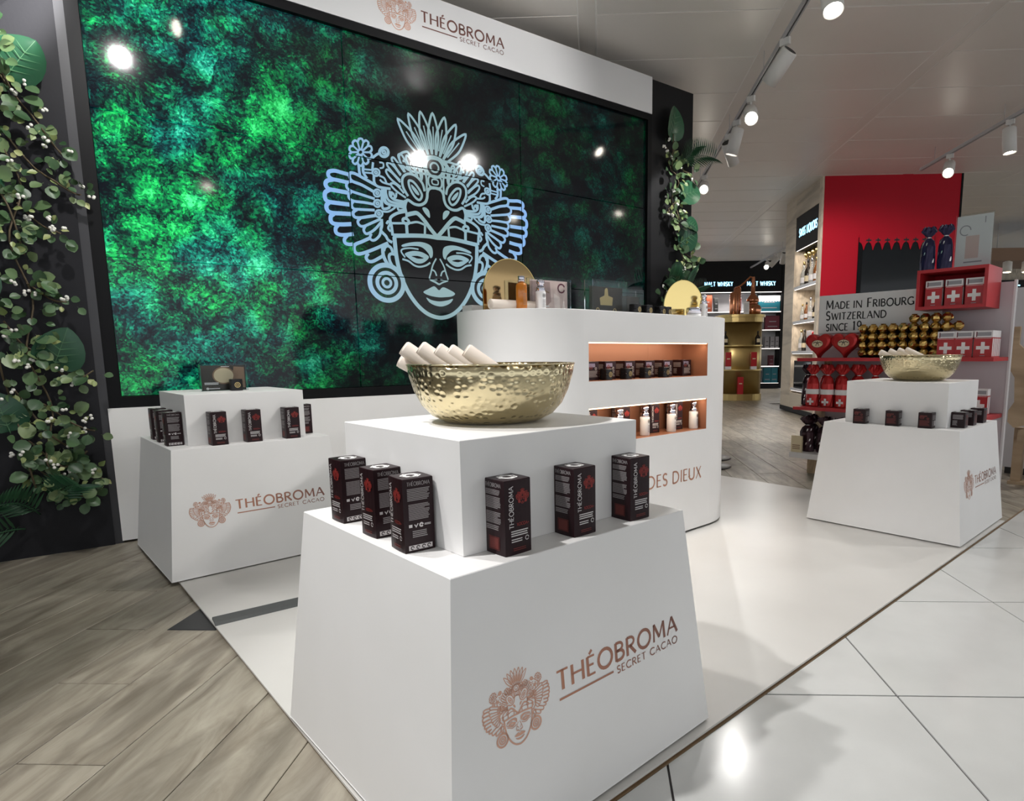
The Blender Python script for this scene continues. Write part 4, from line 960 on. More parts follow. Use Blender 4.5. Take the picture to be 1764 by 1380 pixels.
acrylic_card('acrylic_card_stand', 'acrylic stand with a pink portrait card on the counter', 1.845, 2.16, CT, -.08, .215, .150, .045, draw_face)
def draw_gold(t, w, h, d):
    t = B('printed_card', -w/2, w/2, -.001, .001, .002, h*.86, 'card_dark', t)
    p = Print(); p.fill([(-w*.18, h*.30), (w*.18, h*.30), (w*.20, h*.55), (w*.06, h*.60), (w*.04, h*.80), (0, h*.84), (-w*.05, h*.78), (-w*.06, h*.60), (-w*.20, h*.52)]); p.build('printed_figure', 'gold_print', t, .0014)
    p = Print()
    for s in (-1, 1): p.stroke(arc(s*w*.26, h*.15, h*.06, h*.06, 0, 360, 10)[:-1], h*.03, True)
    p.build('printed_seals', 'gold_print', t, .0016)
acrylic_card('acrylic_card_stand', 'taller acrylic block with a black and gold card on the counter', 2.170, 2.12, CT, -.04, .225, .160, .06, draw_gold)
acrylic_card('acrylic_card_stand', 'lower acrylic block with a dark card right of the gold card', 2.405, 2.19, CT, -.04, .165, .140, .06, lambda t, w, h, d: B('printed_card', -w/2, w/2, -.001, .001, .002, h*.8, 'card_dark', t) and None)
for i, (x, y) in enumerate(((2.29, 2.04), (2.385, 2.05), (2.50, 2.06), (2.56, 2.07))): dup(jr0, (x, y, CT), .1, 'black jar with gold seal on the counter edge, %s from the left' % ord_[i], 'jars on the counter', .95)
t = thing('cream_pot', 'low cream pot with silver lid on the counter before the gold mirror', 'cream jar', (2.812, 2.08, CT))
MB().lathe([(.036, 0), (.040, .003), (.040, .026), (.038, .028)], 28).build('pot_body', 'bottle_white', t); MB().lathe([(.041, .0285), (.041, .056), (.037, .060)], 28).build('lid', 'chrome', t)
bottle('serum_bottle', 'white serum bottle right of the gold mirror on the counter', 2.915, 2.09, CT, 1.0)
t = thing('paper_stack', 'thin white stack of leaflets at the left end of the counter', 'leaflets', (1.595, 2.37, CT), .05)
for i in range(4): B('leaflet', -.05, .05, -.035, .035, .001+i*.008, .0085+i*.008, 'print_white', t)
# round stand bases behind the counter
for x, y, lab in ((4.275, 3.006, 'black round stand base on the boards behind the counter, nearer one'), (4.625, 3.236, 'black round stand base on the boards behind the counter, farther one')):
    t = thing('floor_stand', lab, 'stand', (x, y, FZ), 0, 'stands behind the counter')
    MB().lathe([(.20, 0), (.205, .004), (.19, .012), (.05, .022)], 40).build('base_plate', 'stool_base', t); MB().lathe([(.022, .0225), (.020, .95), (.028, .96), (.028, .99)], 20).build('post', 'chrome', t)
# ================================================================ GREENERY
def leaf_mesh(name, L, wd, m, kind='round', rib=None):
    """a leaf lying along +x from its stalk, slightly cupped, normal up"""
    prof = {'round': [(0, .0), (.08, .35), (.25, .82), (.5, 1.0), (.75, .82), (.92, .42), (1, .0)],
            'lance': [(0, .0), (.12, .5), (.35, 1.0), (.6, .8), (.85, .35), (1, .0)],
            'heart': [(-.12, .32), (-.06, .72), (.08, .98), (.28, 1.04), (.5, .96), (.7, .77), (.85, .50), (.95, .24), (1, .0)]}[kind]
    mb = MB(); rows = []
    for u, w in prof:
        x = u*L; z0 = -.10*L*(u-.45)**2*2; rows.append([(x, -w*wd/2, z0+.10*wd*w), (x, -w*wd/4, z0+.025*wd*w), (x, 0, z0-.01*wd*w), (x, w*wd/4, z0+.025*wd*w), (x, w*wd/2, z0+.10*wd*w)])
    mb.loft(rows, m, caps=False, closed=False, smooth=True)
    mb.tube([(-.18*L, 0, -.10*L*.4), (0, 0, -.045*L)], .012*L, 5, 'leaf_rib' if rib else m)
    if rib:
        zc = lambda u: -.10*L*(u-.45)**2*2+.0012
        mb.add([(x*L, s*.010*L*(1-x*.7), zc(x)) for x in (0, .25, .5, .75, .97) for s in (-1, 1)], [(2*i, 2*i+1, 2*i+3, 2*i+2) for i in range(4)], rib)
        for u in (.05, .22, .40, .58):
            for s in (-1, 1):
                w = wd*.40*(1-abs(u-.2)*.9); mb.add([(u*L, 0, zc(u)), (u*L+.03*L, 0, zc(u)), (u*L+w*.55, s*w, zc(u)+.075*wd)], [(0, 1, 2) if s > 0 else (0, 2, 1)], rib)
    o = mb.build(name); me = o.data; bpy.data.objects.remove(o); return me
LE = [leaf_mesh('leaf', .040, .034, 'leaf_eucalyptus'), leaf_mesh('leaf', .030, .026, 'leaf_eucalyptus'), leaf_mesh('leaf', .050, .044, 'leaf_eucalyptus')]
LY = [leaf_mesh('leaf', .026, .020, 'leaf_young'), leaf_mesh('leaf', .032, .022, 'leaf_young', 'lance')]
LB = leaf_mesh('large_leaf', .165, .17, 'leaf_large', 'heart', 'leaf_rib')
LF = leaf_mesh('leaflet', .17, .020, 'leaf_palm', 'lance')
_b = MB().lathe([(0, -.0062), (.0045, -.0045), (.0062, 0), (.0045, .0045), (0, .0062)], 10, caps=False).build('berry', 'berry_white'); BERRY = _b.data; bpy.data.objects.remove(_b)
def orient(o, dirv, nrm):
    x = Vector(dirv).normalized(); z = Vector(nrm); z = (z-x*z.dot(x)); z = z.normalized() if z.length > 1e-4 else Vector((0, 0, 1)); y = z.cross(x)
    o.rotation_mode = 'QUATERNION'; o.rotation_quaternion = Matrix((x, y, z)).transposed().to_quaternion()
def garland(label, paths, seed, wl, nleaf, nberry, scale, group, width):
    """trailing stems in wall coordinates (u along wall, z up, d off the wall) with leaves set along them"""
    R = random.Random(seed); t = tag(empty('leaf_garland', (SX, SY, 0), SA), label, 'garland', group)
    al = []
    for P in paths:
        q = catmull([(a, b) for a, b in P], False, 6); n = len(q)
        pts = [(u, wl-.035-.03*math.sin(i*.5+seed)-.02*R.random(), z) for i, (u, z) in enumerate(q)]
        MB().tube(pts, .0035*scale, 5).build('stem', 'stem_brown', t); al.append(pts)
    tot = [max(1, len(a)) for a in al]; W_ = sum(tot)
    for a, k in zip(al, tot):
        for i in range(int(nleaf*k/W_)):
            f = (i+R.random())/(nleaf*k/W_)*(len(a)-1.001); j = int(f); p = Vector(a[j]).lerp(Vector(a[min(j+1, len(a)-1)]), f-j)
            ang = R.uniform(0, 2*PI); off = R.random()**.7*width
            side = Vector((math.cos(ang), -.25-.35*R.random(), math.sin(ang)*.9-.1)).normalized()
            young = R.random() < .24
            me = R.choice(LY) if young else R.choice(LE)
            o = link('leaf', me, t, tuple(p+side*off)); s = scale*R.uniform(.75, 1.25); o.scale = (s, s, s)
            orient(o, side+Vector((R.uniform(-.4, .4), R.uniform(-.2, .2), R.uniform(-.6, .2))), Vector((R.uniform(-.5, .5), -1, R.uniform(-.2, .9))))
    for i in range(nberry):
        a = R.choice(al); p = Vector(R.choice(a)); c = p+Vector((R.uniform(-1, 1)*width*1.1, -.03-.03*R.random(), R.uniform(-.06, .06)))
        for k in range(R.choice((2, 3, 3, 4))): 
            o = link('berry', BERRY, t, tuple(c+Vector((R.uniform(-.012, .012), R.uniform(-.008, .008), R.uniform(-.012, .012))))); o.scale = (scale,)*3
    return t
def big_leaf(t, u, z, d, dirv, nrm, s):
    o = link('large_leaf', LB, t, (u, d, z)); o.scale = (s, s, s); orient(o, dirv, nrm); return o
def frond(t, u, z, d, dirv, n, s, droop=.35):
    f = empty('palm_frond', (0, 0, 0), 0, t); dv = Vector(dirv).normalized(); p0 = Vector((u, d, z)); L = .42*s
    pts = [tuple(p0+dv*L*k/8+Vector((0, 0, -droop*L*(k/8)**2))) for k in range(9)]
    bpy.data.objects.remove(f)
    st = MB().tube(pts, [.005*s*(1-k/10) for k in range(9)], 6).build('palm_frond', 'leaf_palm', t)
    sd = dv.cross(Vector((0, -1, 0))).normalized()
    for k in range(n):
        fr = .12+.86*k/(n-1); j = min(7, int(fr*8)); p = Vector(pts[j]).lerp(Vector(pts[j+1]), fr*8-j)
        for sg in (-1, 1):
            o = link('leaflet', LF, st, tuple(p)); q = s*(1.0-.55*abs(fr-.4)); o.scale = (q, q, q)
            orient(o, sd*sg*.85+dv*.65+Vector((0, -.12, -.15)), Vector((0, -1, .35)))
    return st
gl = garland('dense trailing garland of round leaves and white berries down the dark left wall',
    [[(-.36, 3.0), (-.33, 2.7), (-.37, 2.45), (-.31, 2.2), (-.35, 1.95), (-.28, 1.7), (-.34, 1.45), (-.29, 1.2), (-.33, .95), (-.27, .7), (-.31, .45), (-.24, .25)],
     [(-.30, 2.15), (-.22, 2.02), (-.17, 1.93), (-.12, 1.86)], [(-.32, 1.93), (-.22, 1.78), (-.13, 1.71), (-.07, 1.69)], [(-.30, 1.62), (-.22, 1.53), (-.16, 1.50)], [(-.30, 1.27), (-.22, 1.20), (-.17, 1.19)],
     [(-.28, .92), (-.18, .83), (-.10, .87)], [(-.30, .72), (-.20, .62), (-.12, .58)], [(-.28, .47), (-.18, .40), (-.11, .34)]], 3, -.055, 290, 34, 1.15, 'wall garlands', .06)
garland('fuller leafy garland at the left edge of the photo behind the berry stems',
    [[(-.45, 2.7), (-.42, 2.4), (-.44, 2.1), (-.40, 1.8), (-.43, 1.5), (-.41, 1.2), (-.43, .9), (-.39, .6), (-.36, .3)], [(-.40, 2.35), (-.33, 2.25), (-.27, 2.1)], [(-.40, 1.75), (-.33, 1.60), (-.30, 1.4)], [(-.40, .8), (-.30, .60), (-.22, .5)], [(-.37, .55), (-.25, .42), (-.16, .48)], [(-.34, .4), (-.25, .30), (-.15, .25)], [(-.40, 1.1), (-.33, .98), (-.24, .97)]], 17, -.062, 290, 16, 1.25, 'wall garlands', .07)
for u, z, dv, nr, s in ((-.27, 2.17, (.55, -.1, .80), (.2, -1, .25), 1.12), (-.24, .90, (.35, -.1, .92), (.25, -1, .2), 1.12), (-.37, 1.66, (-.6, 0, .6), (.1, -1, .3), .75), (-.33, 2.52, (.6, 0, .5), (.2, -1, .2), .95), (-.43, .62, (-.2, 0, 1), (0, -1, .2), 1.0), (-.47, 1.22, (.2, -.1, .9), (0, -1, .2), .9), (-.40, 2.75, (-.3, -.1, .7), (0, -1, .2), .9)):
    big_leaf(gl, u, z, -.115, dv, nr, s)
for u, z, dv in ((-.30, .24, (.25, -.35, .55)), (-.36, .20, (-.35, -.35, .55)), (-.42, .14, (-.7, -.45, .2))): frond(gl, u, z, -.10, dv, 13, .75, .5)
gr = garland('trailing garland of leaves and white berries on the black column right of the screens',
    [[(3.93, 2.62), (3.90, 2.48), (3.97, 2.35), (3.94, 2.2), (3.98, 2.05), (4.04, 1.9), (4.02, 1.72), (4.06, 1.55), (4.02, 1.40), (4.07, 1.25)], [(4.0, 2.55), (4.08, 2.48), (4.13, 2.42)], [(3.88, 2.55), (3.84, 2.62)],
     [(3.95, 2.2), (3.90, 2.12), (3.93, 2.0)], [(4.02, 1.62), (3.93, 1.55), (3.85, 1.45), (3.84, 1.25)], [(4.04, 1.85), (4.14, 1.78), (4.19, 1.66)], [(4.05, 1.42), (4.15, 1.33), (4.22, 1.27)], [(3.98, 1.55), (3.90, 1.42), (3.86, 1.22)], [(4.0, 1.5), (4.10, 1.35), (4.12, 1.15)]], 9, -.005, 270, 26, 1.35, 'wall garlands', .085)
for u, z, dv, nr, s in ((3.90, 2.72, (.05, -.05, 1), (.25, -1, .1), 1.45), (4.02, 2.27, (.8, -.1, .25), (-.1, -1, .3), 1.25), (4.02, 1.88, (.75, -.1, .5), (.3, -1, .2), 1.25), (4.10, 2.06, (.7, -.1, -.4), (.2, -1, .3), .8)):
    big_leaf(gr, u, z, -.07, dv, nr, s)
for u, z, dv, s in ((4.05, 1.48, (-.75, -.35, .55), 1.0), (4.08, 1.46, (-.25, -.4, .65), .85), (4.10, 1.40, (.25, -.4, .6), .7), (3.98, 1.28, (-.8, -.35, .25), .8), (4.02, 2.52, (.70, -.25, .55), .95), (4.02, 2.50, (.25, -.3, .75), .75)): frond(gr, u, z, -.05, dv, 15, s, .4)
MB().tube([(3.93, -.03, 2.45), (3.92, -.05, 2.6), (3.90, -.07, 2.74)], .004, 6).build('stem', 'stem_brown', gr)
# ================================================================ CHOCOLATE STAND (faces -x)
SP_ = (PI*1.5)                                     # local -y front turned to face -x
gd = thing('chocolate_stand', 'pale chocolate display stand with red shelves behind the right plinth', 'display stand', (0, 0, 0))
B('back_panel', 4.80, 4.83, 1.058, 2.34, .02, 1.362, 'pale_pink_panel', gd); B('panel_edge', 4.795, 4.835, 1.046, 1.058, 0, 1.372, 'carton_white', gd)
B('red_shelf', 4.45, 4.80, 1.055, 2.325, .860, .884, 'red_shelf', gd); B('red_shelf', 4.45, 4.80, 1.065, 2.345, .492, .516, 'red_shelf', gd)
B('base_shelf', 4.42, 4.80, 1.08, 2.345, .125, .166, 'carton_white', gd)
for y in (2.20, 1.25): B('leg', 4.58, 4.66, y, y+.075, FZ, .125, 'pale_wood', gd)
B('post', 4.70, 4.76, 2.235, 2.285, .166, .492, 'pale_wood', gd); B('post', 4.72, 4.76, 2.20, 2.24, .516, .860, 'pale_wood', gd)
B('shelf_bracket', 4.62, 4.70, 1.60, 1.66, 1.105, 1.112, 'red_shelf', gd)
def facex(o): o.rotation_euler = (0, 0, -PI/2); return o
sb = thing('sign_board', 'white board lettered Made in Fribourg Switzerland behind the gold chocolates', 'sign', (4.72, 2.300, 1.070), -PI/2)
B('board', 0, .86, 0, .008, 0, .285, 'sign_white', sb)
for s_, x_, z_, w_ in (('Made', .054, .180, .180), ('in', .262, .180, .062), ('Fribourg', .362, .180, .317), ('Switzerland', .056, .099, .445), ('since', .060, .017, .168), ('19', .262, .017, .068)):
    p = Print(); text(p, s_, x_, z_, .066, .17, .12, .10, w_, .80); p.build('lettering_word', 'sign_ink', sb, .0006)
def swiss_box(label, x, y, z, w=.100, h=.166, d=.028, group=None, lean=0):
    t = thing('chocolate_carton', label, 'chocolate box', (x, y, z), -PI/2, group); t.rotation_euler = (lean, 0, -PI/2)
    B('carton_body', -w/2, w/2, 0, d, 0, h*.74, 'red_carton', t); B('carton_head', -w/2, w/2, 0, d, h*.745, h, 'carton_white', t)
    p = Print(); a = w*.13; p.rect(-w*.36, w*.36, h*.36-a/2-.004, h*.36+a/2+.004); p.rect(-a/2-.004, a/2+.004, h*.36-w*.36, h*.36+w*.36); p.build('white_cross', 'print_white', t, .0005)
    p = Print(); p.rect(-w*.36, w*.42, h*.80, h*.94); p.build('head_label', 'grey_print', t, .0006); p = Print(); p.rect(-w*.14, w*.14, h*.05, h*.075); p.build('foot_print', 'grey_print', t, .0006)
    for sx_ in (-1, 1): p = Print(); p.rect(.004, d-.004, h*.04, h*.70); p.build('pale_spine', 'carton_white', t, w/2+.0005, rot=(0, 0, sx_*PI/2), loc=(0, 0, 0) if sx_ > 0 else (0, d, 0))
    p = Print(); p.rect(-w*.40, -w*.34, h*.77, h*.96); p.build('tab', 'wine_print', t, .0008)
    p = Print(); p.rect(-w*.45, w*.45, h*.705, h*.715); p.build('line', 'print_white', t, .0006)
    return t
SBG = 'red cartons with white crosses'
s0 = swiss_box('red carton with white cross on the upper shelf, left one', 4.53, 1.346, .884, group=SBG)
dup(s0, (4.53, 1.245, .884), None, 'red carton with white cross on the upper shelf, middle one', SBG); dup(s0, (4.53, 1.137, .884), None, 'red carton with white cross on the upper shelf, front of the right row', SBG)
for i in range(5): dup(s0, (4.562+i*.031, 1.137, .884), None, 'red carton in the right row of the upper shelf, place %s behind the front' % ['one', 'two', 'three', 'four', 'five'][i], SBG)
dup(s0, (4.562, 1.346, .884), None, 'red carton standing behind the left upper carton', SBG); dup(s0, (4.562, 1.245, .884), None, 'red carton standing behind the middle upper carton', SBG)
dup(s0, (4.60, 1.155, .516), None, 'red carton alone on the lower red shelf by the panel edge', SBG); dup(s0, (4.632, 1.155, .516), None, 'red carton behind the lone one on the lower shelf', SBG)
# red box shelf
rb = thing('red_box_shelf', 'red open box shelf holding three crossed cartons above the stand', 'box shelf', (4.50, 1.535, 1.195), -PI/2)
w, h, d = .405, .255, .30
B('bottom_board', 0, w, 0, d, 0, .020, 'red_shelf', rb); B('top_board', 0, w, 0, d, h-.020, h, 'red_shelf', rb); B('side_board', 0, .020, 0, d, .020, h-.020, 'red_shelf', rb); B('side_board', w-.020, w, 0, d, .020, h-.020, 'red_shelf', rb); B('back_board', .02, w-.02, d-.02, d, .020, h-.020, 'red_wall', rb)
for i, y in enumerate((1.445, 1.328, 1.212)): dup(s0, (4.55, y, 1.215), None, 'red carton with white cross inside the red box shelf, %s' % ['left one', 'middle one', 'right one'][i], 'cartons in the red box shelf')
t = thing('info_card_stand', 'clear stand with a white product card on the red box shelf', 'display card', (4.62, 1.255, 1.450), -PI/2)
B('acrylic_plate', -.105, .105, -.006, -.003, 0, .335, 'acrylic', t); B('white_card', -.100, .100, -.002, 0, .002, .325, 'sign_white', t); B('stand_foot', -.105, .105, -.003, .07, 0, .003, 'acrylic', t)
p = Print(); p.rect(-.045, .03, .06, .20); p.build('printed_carton', 'card_skin', t, .0025)
p = Print(); p.stroke(arc(-.05, .235, .03, .03, 0, 300, 12), .006); lines(p, -.05, .06, .03, .045, 1, 2); p.rect(.055, .06, .27, .31); p.build('printed_marks', 'grey_print', t, .0027)
# wrapped bags
def bag(label, x, y, z, h, w, m1, m2=None, group=None, seed=1, band=True, cross=False):
    R = random.Random(seed); t = thing('chocolate_bag', label, 'chocolate bag', (x, y, z), -PI/2, group)
    def ring(r, zz, n=20, cr=.06): return [(r*math.cos(2*PI*k/n)*(1+R.uniform(-cr, cr)), .62*r*math.sin(2*PI*k/n)*(1+R.uniform(-cr, cr)), zz+R.uniform(-cr, cr)*.02) for k in range(n)]
    q = w/2
    MB().loft([ring(q*.9, .0, cr=.02), ring(q, .02*h), ring(q*1.02, .2*h), ring(q*.98, .40*h), ring(q*.95, .55*h), ring(q*.72, .68*h), ring(q*.28, .76*h)], smooth=False).build('bag_body', m1, t)
    MB().loft([ring(q*.28, .76*h), ring(q*.65, .82*h, cr=.25), ring(q*1.0, .90*h, cr=.3), ring(q*.8, h, cr=.35)], smooth=False, caps=False).build('frilled_top', m1, t)
    MB().lathe([(q*.31, .745*h), (q*.33, .76*h), (q*.31, .775*h)], 14, None, sy=.7).build('tie', 'silver_foil', t)
    if band: MB().lathe([(q*1.05, .30*h), (q*1.04, .42*h)], 24, None, sy=.66, caps=False).build('paper_band', m2 or 'print_white', t)
    if cross:
        p = Print(); p.rect(-.026, .026, .12*h-.008, .12*h+.008); p.rect(-.008, .008, .12*h-.026, .12*h+.026); p.build('white_cross', 'print_white', t, q*.66)
    R2_ = random.Random(seed+50)
    for k in range(7):
        a = R2_.uniform(-2.6, -.5); zz = R2_.uniform(.08, .62)*h; rr = q*1.03
        MB().add([(rr*math.cos(a+da), .66*rr*math.sin(a+da), zz+dz) for da, dz in ((-.10, 0), (.06, .006), (.12, .022), (-.05, .018))], [(0, 1, 2, 3)]).build('foil_patch', 'silver_foil' if not band else m1, t)
    return t
BG = 'red wrapped chocolate bags on the lower shelf'
b0 = bag('red chocolate bag with paper band on the lower shelf, left one', 4.56, 2.246, .516, .315, .100, 'red_foil', None, BG, 4, True, True)
dup(b0, (4.56, 2.131, .516), None, 'red chocolate bag with paper band on the lower shelf, second from left', BG); dup(b0, (4.56, 2.020, .516), None, 'red chocolate bag with paper band on the lower shelf, third from left', BG)
for i, y in enumerate((1.905, 1.79, 1.675)): dup(b0, (4.57, y, .516), None, 'red chocolate bag half hidden behind the right plinth, %s' % ['left one', 'middle one', 'right one'][i], BG)
for i, y in enumerate((2.20, 2.08, 1.96)): dup(b0, (4.67, y, .516), None, 'red chocolate bag in the back row of the lower shelf, %s' % ['left one', 'middle one', 'right one'][i], BG)
bag('dark chocolate bag at the left end of the lower red shelf', 4.62, 2.318, .516, .315, .09, 'dark_foil', None, 'dark wrapped chocolate bags', 6, False)
DG = 'dark wrapped chocolate bags'
d0 = bag('dark wrapped chocolate bag on the white base shelf, left one', 4.54, 2.265, .166, .27, .116, 'dark_foil', 'navy_foil', DG, 8, False)
dup(d0, (4.55, 2.135, .166), None, 'dark wrapped chocolate bag on the white base shelf, middle one', DG); dup(d0, (4.56, 2.01, .166), None, 'dark wrapped chocolate bag on the white base shelf, right one', DG); dup(d0, (4.70, 2.30, .166), None, 'dark wrapped chocolate bag on the white base shelf, at the back', DG)
B('carton_flap', 0, 0, 0, 0, 0, 0, 'sign_white') if False else None
t = thing('price_box', 'small cream card box on the white base shelf', 'card box', (4.445, 2.315, .166), -PI/2); B('card_body', -.03, .055, 0, .02, 0, .125, 'card_cream', t); p = Print(); lines(p, -.02, .045, .02, .06, 3, 3); p.build('print_lines', 'card_brown', t, .0005)
n0 = bag('navy chocolate bag on the red box shelf, left one', 4.60, 1.510, 1.450, .285, .090, 'navy_foil', 'wine_print', 'navy bags on the red box shelf', 12, False)
dup(n0, (4.60, 1.408, 1.450), None, 'navy chocolate bag on the red box shelf, right one', 'navy bags on the red box shelf')
# hearts
def heart(label, y, group):
    t = thing('heart_box', label, 'chocolate box', (4.60, y, .884), -PI/2, group)
    pts = []
    for k in range(40):
        a = 2*PI*k/40; pts.append((.0064*16*math.sin(a)**3, .094+.0062*(13*math.cos(a)-5*math.cos(2*a)-2*math.cos(3*a)-math.cos(4*a))))
    z0 = min(p[1] for p in pts); pts = [(x, z-z0) for x, z in pts]
    sc = lambda f: [(x*f, (z-.09)*f+.09) for x, z in pts]
    MB().loft([[(x, .045, z) for x, z in sc(1)], [(x, -.010, z) for x, z in sc(1)], [(x, -.022, z) for x, z in sc(.93)], [(x, -.027, z) for x, z in sc(.75)]], smooth=False).build('heart_body', 'red_foil', t)
    p = Print(); p.fill(arc(0, .105, .042, .026, 0, 345, 16)); p.build('crest', 'card_cream', t, .0278)
    p = Print(); p.stroke(arc(0, .105, .044, .028, 0, 360, 20)[:-1], .003, True); p.stroke([(-.035, .11), (-.015, .118), (0, .108), (.015, .118), (.035, .11)], .006); p.stroke([(-.012, .09), (0, .124), (.012, .09)], .005); p.build('crest_lines', 'card_dark', t, .0282)
    return t
heart('red heart box with crest on the upper shelf, left one', 2.232, 'heart boxes'); heart('red heart box with crest on the upper shelf, right one', 2.033, 'heart boxes')
# gold chocolates in stacked trays
R = random.Random(5); mb = MB(); n = 12
rings = [[(.034*math.cos(2*PI*k/n)*math.cos(a)*(1+R.uniform(-.13, .13)), .0325*math.sin(2*PI*k/n)*math.cos(a)*(1+R.uniform(-.13, .13)), .028+.031*math.sin(a)*(1+R.uniform(-.1, .1))) for k in range(n)] for a in (-1.2, -.8, -.3, .2, .65, 1.0, 1.3)]
mb.loft(rings); mb.loft([[(.006*math.cos(2*PI*k/8), .006*math.sin(2*PI*k/8), .048) for k in range(8)], [(.013*math.cos(2*PI*k/8)*(1+.5*(k % 2)), .013*math.sin(2*PI*k/8)*(1+.5*(k % 2)), .060) for k in range(8)]], caps=False)
gb = mb.build('gold_chocolate', 'gold_foil'); gme = gb.data; bpy.data.objects.remove(gb)
def gold(x, y, z, lab, i):
    o = link('gold_chocolate', gme, None, (x, y, z), (0, 0, i*1.7)); tag(o, lab, 'chocolate', 'gold wrapped chocolates in stacked trays'); return o
rows_ = ['bottom', 'second', 'third', 'fourth', 'top']; cols_ = ['first', 'second', 'third', 'fourth', 'fifth', 'sixth', 'seventh', 'eighth', 'ninth', 'tenth']
tr = thing('chocolate_trays', 'clear tray stack holding the gold wrapped chocolates', 'tray')
for r in range(5):
    z = .886+r*.0575
    for c_ in range(10):
        y = 1.893-c_*.0668
        if r < 4 and c_ < 8 or (r in (3,) and c_ >= 8) or (r == 4 and 5 <= c_ <= 8):
            gold(4.575, y, z, 'gold wrapped chocolate, %s row, %s from the left' % (rows_[r], cols_[c_]), r*10+c_)
for r in range(1, 5):
    ya, yb = (1.93, 1.40) if r < 4 else (1.60, 1.33)
    B('tray_floor', 4.545, 4.64, yb, ya, .8845+r*.0575-.002, .8845+r*.0575, 'acrylic', tr)
B('tray_floor', 4.545, 4.64, 1.40, 1.93, .884, .8855, 'acrylic', tr); B('tray_back', 4.64, 4.644, 1.40, 1.93, .8855, 1.10, 'dark_foil', tr)

# ================================================================ OAK LIQUOR COLUMN WITH RED FRONT (e1/e2 frame)
lq = tag(empty('wall_oak_column', (0, 0, FZ), R45), kind='structure')      # local x = e1, local y = -e2
def Q(name, e1a, e1b, e2a, e2b, z0, z1, m, parent): return B(name, e1a, e1b, -e2b, -e2a, z0-FZ, z1-FZ, m, parent)
ZW = ZC+.01
LX0, LX1, LE2 = 8.88, 10.47, 3.03
Q('core', LX0+.02, LX1, LE2+.36, 4.87, 0, ZW, 'oak_veneer', lq)
Q('red_front', LX0-.005, LX0+.02, LE2+.03, 4.87, 0, ZW, 'red_wall', lq)
Q('front_stile', LX0, LX0+.10, LE2, LE2+.36, 0.0, ZW, 'oak_veneer', lq); Q('rear_stile', 9.98, LX1, LE2, LE2+.36, 0.0, ZW, 'oak_veneer', lq)
Q('header', LX0+.10, 9.98, LE2, LE2+.36, 2.96, ZW, 'oak_veneer', lq); Q('sign_panel', LX0+.10, 9.98, LE2+.01, LE2+.36, 2.47, 2.96, 'black_frame', lq); Q('plinth_panel', LX0+.10, 9.98, LE2, LE2+.36, .03, .30, 'oak_veneer', lq)
Q('shelf_back', LX0+.10, 9.98, LE2+.33, LE2+.36, .30, 2.47, 'oak_veneer', lq); Q('skirting', LX0+.02, LX1, LE2-.006, LE2+.02, 0, .07, 'black_frame', lq)
Q('red_front_edge', LX0-.012, LX0-.004, 4.86, 4.885, 0, ZW, 'black_frame', lq)
for z in (1.905, 1.385, .93, .36):
    Q('shelf', LX0+.10, 9.98, LE2+.005, LE2+.33, z-.02, z+.02, 'whitegoods', lq); Q('shelf_light', LX0+.12, 9.96, LE2+.012, LE2+.022, z-.026, z-.0205, 'strip_cool', lq)
Q('shelf_light', LX0+.12, 9.96, LE2+.02, LE2+.03, 2.463, 2.469, 'strip_cool', lq)
for z, e in ((2.44, 6), (1.87, 6), (1.35, 6), (.89, 5)):
    al = bpy.data.lights.new('shelf_glow', 'AREA'); al.shape = 'RECTANGLE'; al.size = .95; al.size_y = .02; al.energy = e*.35; al.color = (1, .86, .72)
    ao = bpy.data.objects.new('shelf_glow', al); COL.objects.link(ao); ao.location = E12(9.43, LE2+.06, z-.01); ao.rotation_euler = (0, 0, R45)
sg = thing('liquor_sign', 'black sign with glowing blue lettering on the oak column', 'sign', E12(9.94, LE2+.009, 0), R45+PI)
p = Print(); text(p, 'SWISS LIQUORS', .11, 2.655, .115, .19, .16, 0, .78); p.build('glowing_letters', 'sign_blue', sg, 0, rot=(0, 0, 0))
def lbottle(label, e1, e2, z, k, m, cap, group, tall=1.0, lab=True):
    t = thing('liquor_bottle', label, 'bottle', E12(e1, e2, z), R45, group); r = .042*k
    MB().lathe([(r*.9, 0), (r, .006), (r, .17*k*tall), (r*.75, .20*k*tall), (r*.36, .235*k*tall), (r*.34, .285*k*tall)], 14).build('bottle_body', m, t)
    MB().lathe([(r*.38, .286*k*tall), (r*.38, .325*k*tall)], 12).build('cap', cap, t)
    if lab: MB().lathe([(r*1.02, .05*k*tall), (r*1.02, .12*k*tall)], 14, None, caps=False).build('paper_label', 'card_cream' if m == 'glass_dark' else 'carton_white', t)
LG = 'liquor bottles on the oak shelves'
words = ['first', 'second', 'third', 'fourth', 'fifth', 'sixth', 'seventh']
for z, sh, sizes in ((1.925, 'top', (1.15, 1.2, 1.15, 1.1, 1.25)), (1.405, 'middle', (.8, .85, 1.0, .85, .9, 1.15)), (.95, 'lower', (1.0, 1.0))):
    for i, k in enumerate(sizes):
        mm = ['glass_clear', 'glass_dark', 'glass_clear', 'glass_brown', 'glass_clear', 'glass_dark'][(i+(2 if sh == 'middle' else 0)) % 6]
        lbottle('bottle on the %s oak shelf, %s from the far end' % (sh, words[i]), 9.88-i*(.185 if sh != 'lower' else .15), LE2+.12, z, k, mm, ['satin_brass', 'lamp_dark', 'chrome'][i % 3], LG)
for i in range(6):
    t = thing('hanging_dispenser', 'gold dispenser hanging under the liquor sign, %s from the far end' % words[i], 'dispenser', E12(9.86-i*.165, LE2+.14, 2.46), R45, 'gold dispensers under the sign')
    MB().lathe([(.012, -.10), (.03, -.085), (.035, -.05), (.02, -.03), (.014, 0)], 12).build('dispenser_body', 'satin_brass', t)
    MB().lathe([(.004, -.135), (.006, -.1005)], 8).build('spout', 'satin_brass', t)
